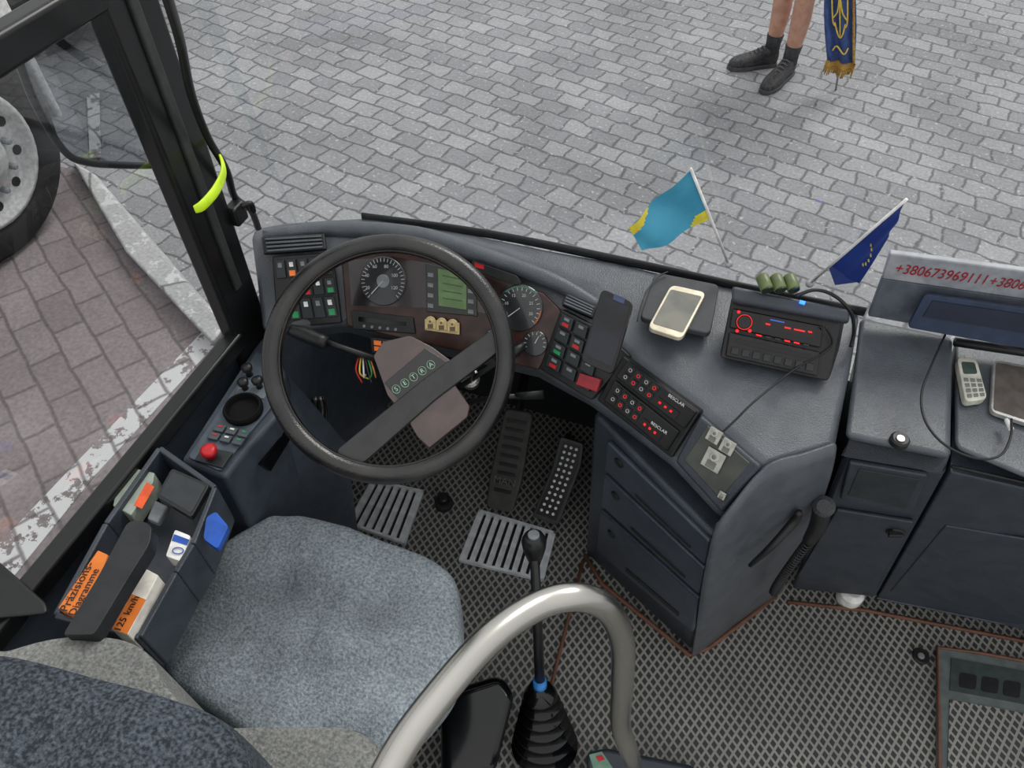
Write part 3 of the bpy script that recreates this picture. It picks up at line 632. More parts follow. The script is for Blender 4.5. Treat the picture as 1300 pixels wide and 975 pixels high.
for k in range(6): slab('button',[(960+k*12,430+k*2.4-6),(967+k*12,431.5+k*2.4-6),(967+k*12,433.5+k*2.4-6),(960+k*12,432+k*2.4-6)],pF,.003,REDE if k in (0,3,4) else mat('button_dark',(38,40,42)),rr,lift=.010)
for (x,y) in ((938,396),(952,420),(936,420)): disc('button',x,y,pF,.003,.003,REDE,rr,lift=.0105,n=12)
r2=slab('control_unit',[(926,421),(1042,447),(1038,478),(921,452)],pF,.012,BLK,rc,lift=.006,bev=.003)
slab('slot_opening',[(935,430),(1030,451),(1029,456),(934,435)],pF,.002,BLG,r2,lift=.0075)
for q in cells([(928,438),(1036,461),(1034,474),(925,450)],1,8,.15): slab('button',q,pF,.003,mat('button_dark',(38,40,42)),r2,lift=.009,bev=.0008)
tube('led_light',[P(1015,383,.99),P(1022,385,.99)],.003,mat('blue_led',(40,110,255),.3,emit=3),rc,n=8)
ga=thing('air_freshener','olive green twin-tube air freshener on radio console','ornament',P(990,365,1.0))
for x0 in (970,987,1004):
    a_,b_=P(x0-3,350,1.005),P(x0+4,368,.998)
    tube('freshener_tube',[a_,a_.lerp(b_,.1),a_.lerp(b_,.9),b_],[.0085,.0105,.0105,.0095],mat('olive_green',(96,108,70),.35),ga,n=20)
    lathe('tube_cap',[(.009,-.001),(.009,.002),(.006,.003)],b_,(b_-a_),mat('dark_green',(30,44,28),.3),ga,n=20)
tube('cable',[P(1010,376,.99),P(1035,368,1.0),P(1060,376,.99),P(1080,396,.97),P(1084,420,.92),(P(1080,440,.89))],.003,BLK,sm=6,n=8,label='black cable bundle behind the radio box',cat='cable')
tube('cable',[P(1048,415,.97),P(1055,440,.93),P(1010,468,.9),P(985,487,.9),P(955,512,.9),P(935,532,.89),P(918,548,.875)],.0018,BLK,sm=6,n=6,label='thin black cable drooping from the radio over dashboard',cat='cable')
slab('dashboard_pad',[(832,345),(914,361),(902,424),(812,403)],HP(.902),.012,mat('pad_black',(52,54,58),.6),r=8,bev=.003,label='black rubber pad lying on dashboard',cat='mat')
def phone(name,pts,pl,th,mb,ms,label,home=None,r=8,ins=(.06,.08,.94,.9)):
    o=thing(name,label,'phone',pl.at(*cen(pts)))
    b=slab('phone_body',pts,pl,th,mb,o,lift=th,r=r,bev=.0015)
    slab('screen',rnd(sub_(pts,*ins),3),pl,.001,ms,b,lift=th+.0006)
    return o,b
SCR=mat('phone_screen',(112,112,106),.06,0,(134,132,122),14,coat=.6)
BSC=mat('phone_screen_dark',(12,14,20),.08,0,(30,34,46),10)
phone('smartphone',[(852,361),(897,371),(866,430),(822,416)],HP(.903),.009,mat('phone_gold',(208,198,176),.3,.2),SCR,'pale gold smartphone lying on the black dashboard pad',ins=(.06,.1,.94,.88))
pPh=PL((764,366,.98),(804,384,.98),(750,472,.90))
o,b=phone('smartphone',[(764,366),(804,384),(777,476),(737,458)],pPh,.01,BLK,BSC,'black smartphone in a dashboard holder')
slab('app_icon',[(780,373),(794,379),(792,386),(778,380)],pPh,.0005,mat('screen_blue',(60,72,104),.3),b,lift=.0112)
tube('phone_holder',[P(772,420,.93),P(774,425,.87)],.015,BLK,o,n=12)
tube('cable',[P(848,345,.91),P(835,352,.91),P(820,372,.91),P(812,395,.905),P(809,408,.9)],.0014,BLK,sm=6,n=6,label='thin black cable arcing over the dashboard pad',cat='cable')
npl=HP(.848)
o,b=phone('keypad_phone',[(1215,453),(1240,455),(1254,506),(1226,510)],npl,.014,mat('phone_cream',(200,200,188),.4),mat('nokia_screen',(70,84,78),.2),'cream keypad mobile phone on the dashboard shelf',r=7,ins=(.16,.1,.84,.38))
for q in cells([(1222,478),(1247,480),(1252,503),(1228,506)],4,3,.18): slab('key',q,npl,.001,mat('key_grey',(120,122,118),.5),b,lift=.0155)
phone('tablet',[(1262,456),(1318,466),(1318,542),(1258,522)],npl,.009,mat('tablet_edge',(190,190,188),.3,.5),mat('tablet_screen',(96,90,86),.1),'dark tablet with silver edge charging on the shelf',ins=(.05,.05,.97,.95))
tube('cable',[P(1200,425,.905),P(1182,465,.9),P(1170,500,.9),P(1175,535,.9),P(1200,565,.895),P(1240,582,.885),P(1270,578,.88),P(1283,555,.875),P(1284,532,.868)],.002,mat('cable_black',(24,24,26),.5),sm=6,n=6,label='thin dark charging cable looping on the dashboard',cat='cable')
lathe('cable_plug',[(.004,0),(.004,.016),(.003,.02)],P(1284,545,.865),hd,WHT,n=10,label='white charging plug at the tablet',cat='plug')
mc=thing('radio_handset','black two-way radio microphone with coiled cord on the cabinet','microphone',P(1020,690,.3))
tube('mic_body',[P(1044,646,.68),P(1038,668,.64),P(1026,688,.60)],[.017,.015,.011],BLK,mc,sm=5,n=14)
lathe('mic_grille',[(.018,-.006),(.019,.004),(.012,.01)],P(1046,643,.69),(C-P(1046,643,.69)),mat('mic_mesh',(80,84,88),.6,0,(30,30,32),900),mc,n=20)
st=[];a_=P(1026,688,.6);b_=P(982,752,.3)
for i in range(240):
    t=i/239; c=a_.lerp(b_,t)+Vector((-.01,-.02,0))*math.sin(t*3.1); st.append(c+rt*(.008*math.cos(i*.9))+hd*(.008*math.sin(i*.9)))
tube('coiled_cord',st,.0022,BLK,mc,n=5)
tube('mic_holder',[P(1014,650,.70),P(1008,662,.67),P(978,695,.63),P(952,718,.57)],[.006,.009,.007,.004],BLK,mc,n=8,sm=4)
# sign board
sb=thing('sign_board','grey sign board with red phone numbers standing at windscreen','sign',P(1200,430,.87))
ps=PL((1130,325,1.04),(1300,347,1.04),(1112,392,.92))
slab('board',[(1130,322),(1480,368),(1480,406),(1120,354)],ps,.012,mat('board_grey',(156,158,163),.5),sb,bev=.003)
SR=mat('sign_red',(165,24,40),.5)
txt('phone_number','+380673969111',1135,346,1248,361,ps,SR,sb,lift=.001,asp=1.35,bold=.0)
txt('phone_number','+380673969111',1254,362,1367,377,ps,SR,sb,lift=.001,asp=1.35,bold=.0)
slab('board_back',[(1120,354),(1480,406),(1480,470),(1102,402)],ps,.012,mat('board_bluegrey',(92,98,108),.5),sb,lift=-.003,bev=.003)  # lower part of the board in its own grey-blue
sb2=thing('display_box','dark navy destination display box standing behind the dashboard','box',P(1240,440,.87))
pq=PL((1172,372,.97),(1300,392,.97),(1150,418,.90))
slab('box_body',[(1174,374),(1480,418),(1480,475),(1152,416)],pq,.008,mat('navy_box',(38,52,76),.45),sb2,lift=.02,bev=.003,r=6)
slab('box_panel',[(1184,382),(1470,424),(1466,450),(1172,402)],pq,.004,mat('navy_box_dark',(20,30,50),.3),sb2,lift=.0215)
def flag(name,label,base,top,quad,mf,amp=.008,nx=30,ny=20,face=None):
    f=thing(name,label,'flag',P(*base))
    tube('flag_stick',[P(*base),P(*top)],.0025,WHT,f,n=8)
    lathe('suction_cup',[(.008,0),(.006,.004),(.002,.007)],P(*base),(0,-1,.1),mat('clear_rubber',(170,175,178),.3),f,n=14)
    Q=[P(*q) for q in quad]; n=(Q[1]-Q[0]).cross(Q[3]-Q[0]).normalized(); vs=[];fs=[]
    if n.dot(C-Q[0])<0:n=-n
    for j in range(ny+1):
        for i in range(nx+1):
            s=i/nx;t=j/ny; vs.append(Q[0].lerp(Q[1],s).lerp(Q[3].lerp(Q[2],s),t)+n*(amp*math.sin(s*9+t*2)*s))
    for j in range(ny):
        for i in range(nx): a=j*(nx+1)+i; fs.append((a,a+1,a+nx+2,a+nx+1))
    o=mk('flag_cloth',vs,fs,mf[0],f,smooth=True); 
    for m in mf[1:]: o.data.materials.append(m)
    return f,o,nx,ny,Q,n
FB=mat('flag_blue',(60,150,185),.6,0,(76,168,200),12); FY=mat('flag_yellow',(222,205,60),.6)
f,o,nx,ny,Q,n=flag('ukrainian_flag','small blue and yellow flag on a white stick at the windscreen',(925,335,.94),(877,214,1.17),
   [(877,216,1.165),(797,286,1.07),(817,323,1.03),(904,276,1.06)],[FB,FY],amp=.009)
for k,p in enumerate(o.data.polygons):
    j,i=divmod(k,nx); s=i/nx;t=j/ny
    if (t>.76 and s<.3-(1-t)*.5) or (s>.66 and t<.03+(s-.66)*.9): p.material_index=1
EB=mat('eu_blue',(24,52,130),.6,0,(34,62,145),12)
f,o,nx,ny,Q,n=flag('european_flag','small dark blue flag with yellow stars on a stick at windscreen',(1028,360,.93),(1151,253,1.18),
   [(1149,256,1.175),(1130,300,1.12),(1088,360,.98),(1056,338,.99)],[EB],amp=.004)
ec=Q[0].lerp(Q[2],.62)*.8+Q[0].lerp(Q[3],.7)*.2; e1=(Q[2]-Q[0]).normalized(); e2=n.cross(e1)
for k in range(12):
    a=k*math.tau/12; c=ec+e1*.022*math.cos(a)+e2*.013*math.sin(a)+n*.006; st=[]
    for j in range(10):
        b=j*math.pi/5; r_=.0032 if j%2==0 else .0014; st.append(c+e1*r_*math.cos(b)+e2*r_*math.sin(b))
    loft('star',st,[s-n*.0008 for s in st],mat('star_yellow',(200,190,80),.6),o)
slab('flag_corner',[(1052,340),(1062,334),(1090,358),(1060,362)],Pl(Q[2],n),.001,EB,f)
# ================= steering wheel
sw=thing('steering_wheel','black leather bus steering wheel with brown hub pads','steering wheel',P(495,455,.85))
wn=Vector((.22,-.52,.82)).normalized(); Wc=P(494,454,.85); RW=.2035
PW=Pl(Wc,wn); wx,wy,_=basis(wn)
rimo=tube('rim',[Wc+wx*RW*math.cos(a)+wy*RW*math.sin(a) for a in [i*math.tau/96 for i in range(96)]],.0172,RIM,sw,n=18,closed=True)
tube('rim_seam',[Wc+wn*.008+wx*(RW-.0148)*math.cos(a)+wy*(RW-.0148)*math.sin(a) for a in [i*math.tau/96 for i in range(96)]],.0012,mat('seam_grey',(60,58,56),.7),rimo,n=5,closed=True)
pH=PW.off(-.03)
SPB=mat('spoke_black',(30,31,33),.32,0,(40,41,42),spec=.7)
slab('spoke',[(426,572),(440,596),(462,588),(552,508),(642,440),(628,416),(536,482)],PW.off(-.005),.02,SPB,sw,bev=.006,r=6)
hp=slab('hub_pad',[(474,452),(486,434),(520,426),(548,440),(586,468),(512,526),(492,502)],pH,.03,HUB,sw,lift=.02,bev=.004,r=3,label='glossy brown hub pad')
slab('hub_plate',[(488,486),(540,442),(580,467),(514,516)],pH,.003,mat('plate_black',(28,26,27),.2,coat=.5),hp,lift=.0225,bev=.001)
BG=mat('badge_green',(150,200,170),.4)
ba,bb_=Vector((503,494)),Vector((547,463)); bd=(bb_-ba)
for k,ch in enumerate('SETRA'):
    m_=ba+bd*(k/4); c=pH.off(.0238).at(*m_); X=(pH.off(.0238).at(*(m_+bd.normalized()*8))-c).normalized(); Y=pH.n.cross(X)
    tube('badge_ring',[c+X*(.0068*math.cos(q))+Y*(.0076*math.sin(q)) for q in [i*math.tau/18 for i in range(18)]],.0004,BG,hp,n=5,closed=True)
    cu=bpy.data.curves.new('t','FONT'); cu.body=ch; cu.align_x='CENTER'; cu.align_y='CENTER'; cu.size=.0115; cu.extrude=.0002
    o=bpy.data.objects.new('t',cu); col.objects.link(o); dg=bpy.context.evaluated_depsgraph_get(); me=bpy.data.meshes.new_from_object(o.evaluated_get(dg)); bpy.data.objects.remove(o)
    mk('badge_letter',[c+X*v.co.x+Y*v.co.y+pH.n*(v.co.z+.0002) for v in me.vertices],[tuple(f_.vertices) for f_ in me.polygons],BG,hp)
slab('hub_pad',[(508,518),(568,474),(597,516),(594,530),(545,570),(530,556)],pH,.03,HUB,sw,lift=.015,bev=.004,r=3,label='glossy brown hub pad')
lathe('steering_column',[(.03,0),(.034,.06),(.04,.14),(.04,.22)],Wc-wn*.05,-wn,BLK,sw,n=24,smooth=True)
lw=thing('stalk','black turn signal stalk with cable behind steering wheel','lever',P(420,430,.78))
tube('stalk_arm',[P(490,460,.76),P(430,440,.78),P(405,430,.785)],.006,BLK,lw); tube('stalk_handle',[P(415,436,.785),P(385,424,.79),P(370,419,.79)],[.013,.015,.011],BLK,lw,sm=3)
lw2=thing('stalk','black wiper stalk beside steering column','lever',P(640,460,.78))
tube('stalk_arm',[P(585,490,.76),P(640,455,.79),P(655,445,.8)],.005,BLK,lw2); tube('stalk_handle',[P(645,452,.795),P(668,436,.8)],[.01,.009],BLK,lw2)
lw3=thing('stalk','thin black lever with flat tip beside steering column','lever',P(650,503,.74))
tube('stalk_arm',[P(585,512,.72),P(640,503,.75),P(662,503,.75)],.005,BLK,lw3); tube('stalk_handle',[P(655,503,.75),P(690,501,.755)],[.009,.011],BLK,lw3,flat=.5)
ik=thing('ignition_key','key in round ignition lock beside the steering column','key',P(597,480,.76))
lathe('lock_barrel',[(.018,-.05),(.018,0),(.013,.004)],P(597,480,.76),wn,MET,ik,n=18); obox('key_bow',P(600,478,.78),wn,wx,wy,(.04,.02,.004),BLK,ik,bev=.002)
WC=[(200,40,40),(230,200,60),(220,220,220),(60,60,60),(60,150,80),(190,120,60)]
for k in range(6):
    tube('wire',[P(455+k*3,455,.76),P(452+k*5,470+k%3*4,.75),P(460+k*2+(k%2)*6,486-(k%3)*5,.73)],.0018,mat('wire%d'%k,WC[k],.5),n=5,sm=5,label='loose coloured wire hanging beside steering column',cat='wire',group='loose wires by the column')
# ================= pedals, grates
def gratef(q,n,label):
    o=thing('floor_grate',label,'grate',HP(0).at(*cen(q))); pl=HP(.014)
    b=slab('grate_tray',q,pl,.008,BLK,o,lift=-.006)
    for i in range(n):
        s0=(i+.16)/n; s1=(i+.78)/n; slab('grate_bar',sub_(q,s0,.04,s1,.96),pl,.009,GRT,b,lift=.005)
    for e in ((0,0,1,.05),(0,.95,1,1),(0,0,.03,1),(.97,0,1,1)): slab('grate_frame',sub_(q,*e),pl,.012,GRT,b,lift=.004)
gratef([(472,608),(538,622),(514,690),(440,664)],7,'silver slotted floor grate by the seat')
gratef([(608,646),(706,675),(690,737),(582,711)],10,'silver slotted floor grate below the pedals')
pd=thing('brake_pedal','large ribbed black rubber pedal','pedal',P(645,640,0))
pp=PL((640,525,.24),(676,535,.24),(620,640,.06))
b=slab('pedal_plate',[(641,518),(677,524),(662,612),(650,652),(616,644),(622,600)],pp,.02,mat('pedal_rubber',(62,62,60),.6),pd,bev=.006,r=8)
for k in range(9):
    t=.06+k*.1; slab('pedal_rib',sub_([(642,524),(673,530),(648,640),(622,634)],.1,t,.9,t+.035),pp,.004,BLK,b,lift=.004)
txt('pedal_mark','MAN',627,612,653,618,pp,mat('rub_grey',(95,95,95),.7),b,lift=.004)
tube('pedal_arm',[pp.at(650,560)-pp.n*.02,P(650,520,.1)+Vector((0,.15,.1))],.012,BLK,pd)
pd2=thing('accelerator_pedal','black accelerator pedal plate with raised silver studs','pedal',P(700,650,0))
pp2=PL((715,560,.2),(738,566,.2),(680,650,.05))
b=slab('pedal_plate',[(711,554),(741,563),(738,592),(708,668),(675,656),(702,590)],pp2,.016,mat('pedal_black',(52,54,56),.35),pd2,lift=.01,bev=.003,r=5)
slab('pedal_inlay',[(715,560),(737,567),(734,592),(706,661),(680,652),(706,592)],pp2,.002,mat('inlay_black',(18,18,19),.4),b,lift=.0115)
for i in range(12):
    for j in range(3):
        t=(i+.5)/12
        x=lerp2([(716,562),(736,568),(704,658),(682,650)],(j+.5)/3,t)
        disc('stud',x[0]+2.5*math.sin(t*3.1),x[1],pp2,.0042,.003,mat('stud_silver',(240,242,244),.4),b,lift=.0135,n=10)
tube('pedal_arm',[pp2.at(715,590)-pp2.n*.012,P(715,570,.02)+Vector((0,.05,0))],.01,BLK,pd2)
fk=thing('floor_button','black round rubber floor button','button',P(563,634,0)); disc('button_base',563,636,HP(.02),.025,.02,RUB,fk,lift=.0); disc('button_cap',562,630,HP(.04),.016,.03,BLK,fk,lift=.0,b=.004)
# ================= left console
lc=thing('side_console','blue-grey driver side console with cup holder and switches','console',P(300,560,0))
ct=[(334,424),(362,470),(352,530),(318,566),(286,608),(228,584),(322,440)]
A=[P(x,y,.70) for x,y in ct]
B=[Vector((a.x,a.y,F+.0)) for a in A]
loft('console_body',A,B,PLA,lc,bev=.01,seg=4)
cpz=HP(.702)
slab('console_plate',[(326,444),(352,470),(345,516),(308,560),(280,598),(238,580),(300,490)],cpz,.006,mat('plate_blue',(78,87,98),.42),lc,lift=.004,bev=.003,r=6)
cc_=cpz.off(.004).at(310,522); n_=36; vs=[];fs=[]
pr_=[(.036,.0),(.037,.010),(.034,.015),(.031,.015),(.029,.010),(.027,.003),(.0,.003)]
for (r_,h_) in pr_:
    for i in range(n_): a=math.tau*i/n_; vs.append(cc_+Vector((r_*math.cos(a),r_*math.sin(a),h_)))
for j in range(len(pr_)-1):
    for i in range(n_): fs.append((j*n_+i,j*n_+(i+1)%n_,(j+1)*n_+(i+1)%n_,(j+1)*n_+i))
mk('cup_holder',vs,fs,mat('cup_black',(10,10,12),.7,spec=.2),lc,smooth=False)
for i,q in enumerate(cells([(274,536),(320,546),(306,566),(260,556)],2,3,.08)):
    s=slab('rocker_switch',q,cpz,.006,mat('switch_grey',(70,78,84),.4),lc,lift=.012,bev=.002)
    slab('symbol',sub_(q,.3,.2,.7,.4),cpz,.001,[RED,WTX,GRN][i%3],s,lift=.0128)
slab('button_base',[(258,566),(296,574),(282,594),(246,584)],cpz,.006,mat('switch_dark',(30,34,36)),lc,lift=.008,bev=.002)
lathe('red_button',[(.009,0),(.009,.012),(.014,.014),(.015,.022),(.010,.026)],cpz.off(.006).at(269,580),Z,RED,lc,n=24,smooth=True)
slab('knob_plate',[(308,480),(345,488),(335,506),(298,500)],cpz,.004,mat('plate_grey',(106,114,122),.4),lc,lift=.006,bev=.001)
for (x,y) in ((317,476),(330,492),(312,494)):
    lathe('mirror_knob',[(.007,0),(.005,.012),(.010,.016),(.011,.024),(.006,.028)],cpz.off(.004).at(x,y),Z,BLK,lc,n=18,smooth=True)
A=[P(*p) for p in ((362,470,.67),(440,560,.5),(436,600,.42),(380,640,.42),(300,610,.62),(330,556,.67))]
loft('console_side',A,[Vector((a.x-.05,a.y,F)) for a in A],PLA,lc,bev=.012,seg=4)
slab('side_slot',[(332,590),(362,545),(372,552),(344,598)],Pl(P(350,570,.62),(1,0,.4)),.01,BLG,lc,lift=.02)
tb=thing('bunch_of_keys','bunch of dark keys and cords hanging below the dashboard','keys',P(400,520,.5))
for k in range(5): tube('key',[P(398+k*3,505,.6),P(394+k*5,520,.56),P(396+k*4,540+k*2,.52)],.0035,SIL if k%2 else BLK,tb,n=6,sm=4)
tr=thing('storage_tray','dark blue open storage tray beside the driver seat','tray',P(170,700,.6))
tq=[(202,568),(272,618),(244,690),(222,726),(176,808),(70,780),(134,664)]
A=[P(x,y,.76) for x,y in tq]; nA=len(A)
loft('tray_bottom',[Vector((a.x,a.y,F+.69)) for a in A],[Vector((a.x,a.y,F+.64)) for a in A],LEAD,tr,bev=.006)
for i in range(nA):
    a,b=A[i],A[(i+1)%nA]; d=(b-a).normalized(); nn=Z.cross(d)*.005
    loft('tray_wall',[a+nn,b+nn,b-nn,a-nn],[Vector((p.x,p.y,F+.65)) for p in (a+nn,b+nn,b-nn,a-nn)],LEAD,tr,bev=.003)
ho=HP(.75)
nc_=thing('label_card','grey-green card with orange strip in the tray','card',ho.at(170,620))
b=slab('card_base',[(170,594),(196,600),(194,612),(166,654),(143,642),(145,632)],ho,.04,mat('card_grey',(140,150,140),.5),nc_,bev=.002); slab('orange_strip',[(186,612),(196,618),(180,646),(170,641)],ho,.001,mat('red_orange',(215,84,40),.5),b,lift=.001)
phone('smartphone',[(218,594),(266,615),(243,657),(198,630)],HP(.755),.012,BLK,mat('dull_screen',(40,44,48),.15),'old black smartphone lying in the side tray',r=5)
oh=HP(.775)
bkk=thing('tachograph_paper_pack','orange pack of tachograph discs standing in the tray','box',oh.at(105,740))
ob_=slab('pack_box',[(124,698),(137,704),(128,730),(98,784),(73,772)],oh,.06,ORG,bkk,bev=.002); txt('pack_lettering','Präzisions-',85,776,119,715,oh,BLK,ob_,lift=.001,asp=1.0,bold=.004); txt('pack_lettering','Diagramme',95,781,126,723,oh,BLK,ob_,lift=.001,asp=1.0,bold=.004)
oh2=HP(.78)
bk2=thing('tachograph_paper_pack','orange and white pack of tachograph discs in the tray','box',oh2.at(170,765))
ob_=slab('pack_box',[(184,721),(201,730),(162,806),(141,799)],oh2,.06,PAP,bk2,bev=.002); slab('pack_label',[(167,754),(185,761),(161,805),(142,798)],oh2,.001,ORG,ob_,lift=.001)
txt('pack_lettering','125 km/h',153,800,177,758,oh2,BLK,ob_,lift=.002,asp=1.0,bold=.004)
ar=thing('armrest','black padded armrest over the side tray','armrest',P(140,740,.8))
ah=HP(.845)
slab('armrest_pad',[(162,662),(178,660),(193,667),(190,690),(160,738),(124,798),(118,806),(80,806),(84,798),(124,732)],ah,.03,mat('armrest_black',(30,32,35),.45,0,(38,40,43),30,.3,300),ar,bev=.011,seg=5,r=8)
tube('armrest_bracket',[P(104,797,.83),P(106,800,.70)],.012,BLK,ar)
fp=thing('foam_pack','blue and white small packet in the tray','packet',P(225,690,.7))
hf=HP(.755)
ob_=slab('packet_body',[(222,672),(242,680),(230,713),(210,706)],hf,.03,WHT,fp,bev=.003,r=3); slab('packet_band',[(221,678),(240,685),(237,692),(218,686)],hf,.001,BLU,ob_,lift=.001)
tube('packet_oval',[hf.off(.002).at(226+7*math.cos(a),699+4*math.sin(a)) for a in [i*math.tau/14 for i in range(14)]],.0008,BLU,ob_,n=5,closed=True)
sp=thing('rag','grey strip of folded cloth in the tray','cloth',P(200,645,.7)); slab('cloth_fold',[(196,634),(214,642),(200,664),(186,658)],HP(.735),.015,GREY,sp,bev=.004)
slab('cleaning_cloth',[(262,656),(274,649),(290,668),(276,697),(258,684)],HP(.765),.012,BLU,r=4,bev=.003,label='bright blue cloth hanging over tray edge',cat='cloth')
# ================= seat
se=thing('driver_seat','speckled blue-grey fabric driver seat with high backrest','seat',P(400,800,0))
so_=[(322,660),(350,651),(400,655),(470,676),(535,699),(572,722),(584,752),(587,800),(584,840),(565,880),(515,940),(460,975),(360,965),(260,900),(208,862),(204,815),(222,765),(258,714),(295,680)]
def sf(v,s):
    n1=noise.noise(Vector((v.x*9,v.y*9,1.3))); n2=noise.noise(Vector((v.x*26+4,v.y*12,5.1)))
    return .016*n1+.010*n2-.012*max(0,1-s)
cushion('seat_cushion',so_,.52,.15,SEAT,se,dome=.024,nc=8,fn=sf)
ploft('seat_base',[(310,740,.38),(520,770,.38),(500,950,.38),(290,920,.38)],[(350,770,.02),(500,800,.02),(500,900,.02),(340,880,.02)],BLK,se,bev=.02)
bo=[(-40,840),(0,822),(70,806),(140,803),(185,825),(212,870),(250,905),(312,938),(370,926),(430,922),(475,935),(490,965),(480,1060),(380,1150),(100,1180),(-60,1100)]
def sf2(v,s): return .012*noise.noise(Vector((v.x*10,v.y*10,2.2)))
cushion('backrest',bo,.82,.34,SEATB,se,dome=.01,fn=sf2,label='beige-grey lower backrest, lit tone painted into its colour')
b2_=[(-70,850),(-20,828),(50,838),(130,858),(210,882),(275,905),(308,935),(322,990),(310,1090),(230,1180),(60,1200),(-90,1120)]
cushion('backrest_top',b2_,1.0,.3,SEATD,se,dome=.02,fn=sf2,label='dark charcoal speckled upper backrest, shade painted into its colour')
# ================= gear lever, handrail
gl=thing('gear_lever','black gear lever with rubber bellows boot and blue tape','gear lever',P(690,960,0))
kt=P(678,690,.56); kb_=P(686,880,.2)
tube('lever_shaft',[kt,kt.lerp(kb_,.5),kb_],[.009,.010,.011],mat('shaft_black',(28,29,31),.3),gl,n=14)
kd=(kt-kb_).normalized(); kax=(kd*.75+(C-kt).normalized()*.35).normalized()
kn=tube('gear_knob',[kt-kax*.05,kt-kax*.035,kt-kax*.012,kt+kax*.008,kt+kax*.02,kt+kax*.026],[.013,.017,.022,.0235,.019,.008],mat('knob_black',(26,27,29),.3),gl,n=24,sm=3)
lathe('knob_badge',[(.011,.0245),(.011,.028),(.008,.029)],kt,kax,GREY,kn,n=18)
tb1=kt.lerp(kb_,.90); tube('blue_tape',[tb1,tb1-kd*.03],.0145,mat('tape_blue',(50,130,205),.4),gl,n=14)
pr=[(.022,0.02)]
for k in range(7):
    r_=.026+k*.0062; pr+=[(r_+.010,-.004-k*.026),(r_+.010,-.012-k*.026),(r_,-.02-k*.026)]
lathe('bellows_boot',pr,kb_,(kb_-P(693,965,.0)).normalized(),BLG,gl,n=30,smooth=True)
hr=thing('handrail','brushed steel curved handrail tube beside the driver seat','handrail',P(800,955,0))
tube('rail',[P(440,1100,1.02),P(500,965,1.02),P(560,880,1.02),P(625,808,1.02),P(685,768,1.01),P(735,758,1.0),P(772,775,.95),P(790,815,.84),P(790,870,.68),P(788,920,.5),P(800,958,.38),P(808,985,.2)],[.017]*12,MET,hr,sm=8,n=20)
lathe('rail_flange',[(.035,0),(.035,.008),(.02,.012)],P(806,975,.2)-Z*.2+Z*.06,Z,MET,hr,n=24)
# ================= lower cabin
tn=thing('tunnel_cover','dark blue-grey cover box with stickers by the handrail base','cover',P(800,1000,0))
ploft('cover_box',[(745,955,.1),(770,950,.1),(880,972,.1),(930,1040,.1),(745,1060,.1)],[(745,955,.0),(770,950,.0),(880,972,.0),(930,1040,.0),(745,1060,.0)],LEAD,tn,bev=.01)
slab('sticker',[(748,958),(764,954),(778,975),(756,985)],HP(.1),.002,mat('sticker_green',(110,150,130),.4),tn,lift=.001); slab('sticker',[(756,960),(764,958),(768,964),(760,967)],HP(.1),.002,RED,tn,lift=.002)
ploft('seat_side_box',[(560,880,.3),(636,856,.3),(655,880,.3),(628,985,.3),(560,1000,.3)],[(560,880,.0),(625,862,.0),(640,890,.0),(620,985,.0),(560,1000,.0)],BLG,None,bev=.02,seg=4,label='glossy black box beside the driver seat',cat='box')
sh=thing('step_hatch','grey framed floor hatch with recess and rubber inlay','hatch',P(1250,900,0))
hpz=HP(.01)
slab('hatch_frame',[(1190,820),(1400,855),(1400,1080),(1190,1040)],hpz,.01,mat('frame_grey',(92,100,100),.5),sh,r=8,bev=.002)
slab('hatch_inlay',[(1206,888),(1380,920),(1380,1060),(1202,1020)],hpz,.004,LAT,sh,lift=.003)
rs=slab('recess_plate',[(1208,835),(1380,866),(1380,908),(1206,876)],hpz,.004,mat('recess_green',(54,64,64),.5),sh,lift=.003)
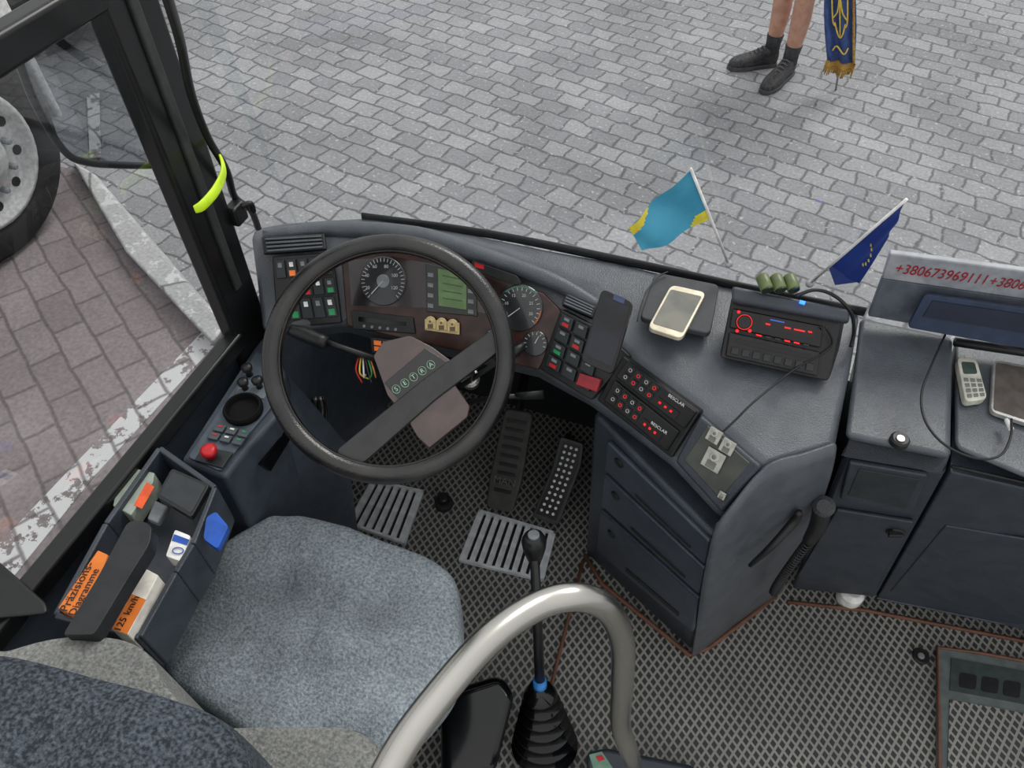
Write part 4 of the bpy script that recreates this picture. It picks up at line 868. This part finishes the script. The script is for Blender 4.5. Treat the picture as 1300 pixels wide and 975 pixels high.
for q in cells([(1216,850),(1300,864),(1298,890),(1214,874)],1,3,.12): slab('recess_hole',q,hpz,.003,BLK,rs,lift=.0045,r=4)
tube('brown_edge',[P(1194,1050,.015),P(1192,900,.015),P(1190,822,.015),P(1240,828,.015),P(1400,857,.015)],.004,BRN,sh,n=6)
fb=thing('floor_stud','small black round stud set in the floor mat','button',P(1170,832,0)); disc('stud_base',1170,832,HP(.008),.02,.008,BLK,fb); disc('stud_cap',1170,832,HP(.012),.008,.006,GREY,fb,n=14)
tube('mat_edging',[P(740,712,.008),P(728,760,.008),P(705,850,.008),P(698,880,.008)],.005,BRN,n=6,label='brown edging strip along the rubber floor mat',cat='edging')
tube('mat_edging',[P(1000,764,.008),P(1100,775,.008),P(1300,814,.008),P(1400,832,.008)],.005,BRN,n=6,label='brown edging strip below the front cabinets',cat='edging')
# ================= light & camera
w=bpy.data.worlds.new('w'); bpy.context.scene.world=w; w.use_nodes=True; nt=w.node_tree; bg=nt.nodes['Background']
tcx=nt.nodes.new('ShaderNodeTexCoord'); sx=nt.nodes.new('ShaderNodeSeparateXYZ'); nt.links.new(tcx.outputs['Generated'],sx.inputs[0])
rp=nt.nodes.new('ShaderNodeValToRGB'); rp.color_ramp.elements[0].color=(.66,.66,.66,1); rp.color_ramp.elements[1].color=(1.02,1.01,1.0,1); nt.links.new(sx.outputs[2],rp.inputs[0]); nt.links.new(rp.outputs[0],bg.inputs[0])
bg.inputs[1].default_value=1.0
sl_=bpy.data.lights.new('sun','SUN'); sl_.energy=1.5; sl_.angle=math.radians(26); sl_.color=(1,.96,.9); so2=bpy.data.objects.new('sun',sl_); col.objects.link(so2)
so2.rotation_euler=Vector((.3,.9,1)).normalized().to_track_quat('Z','Y').to_euler(); so2.location=(2,5,6)
cd=bpy.data.cameras.new('camera'); cam=bpy.data.objects.new('camera',cd); col.objects.link(cam); bpy.context.scene.camera=cam
cd.sensor_width=36; cd.lens=FP/1300*36; cd.clip_start=.02
R3=Matrix((rt,upv,-fw)).transposed().to_4x4(); cam.matrix_world=Matrix.Translation(C)@R3
bpy.context.scene.view_settings.view_transform='Standard'
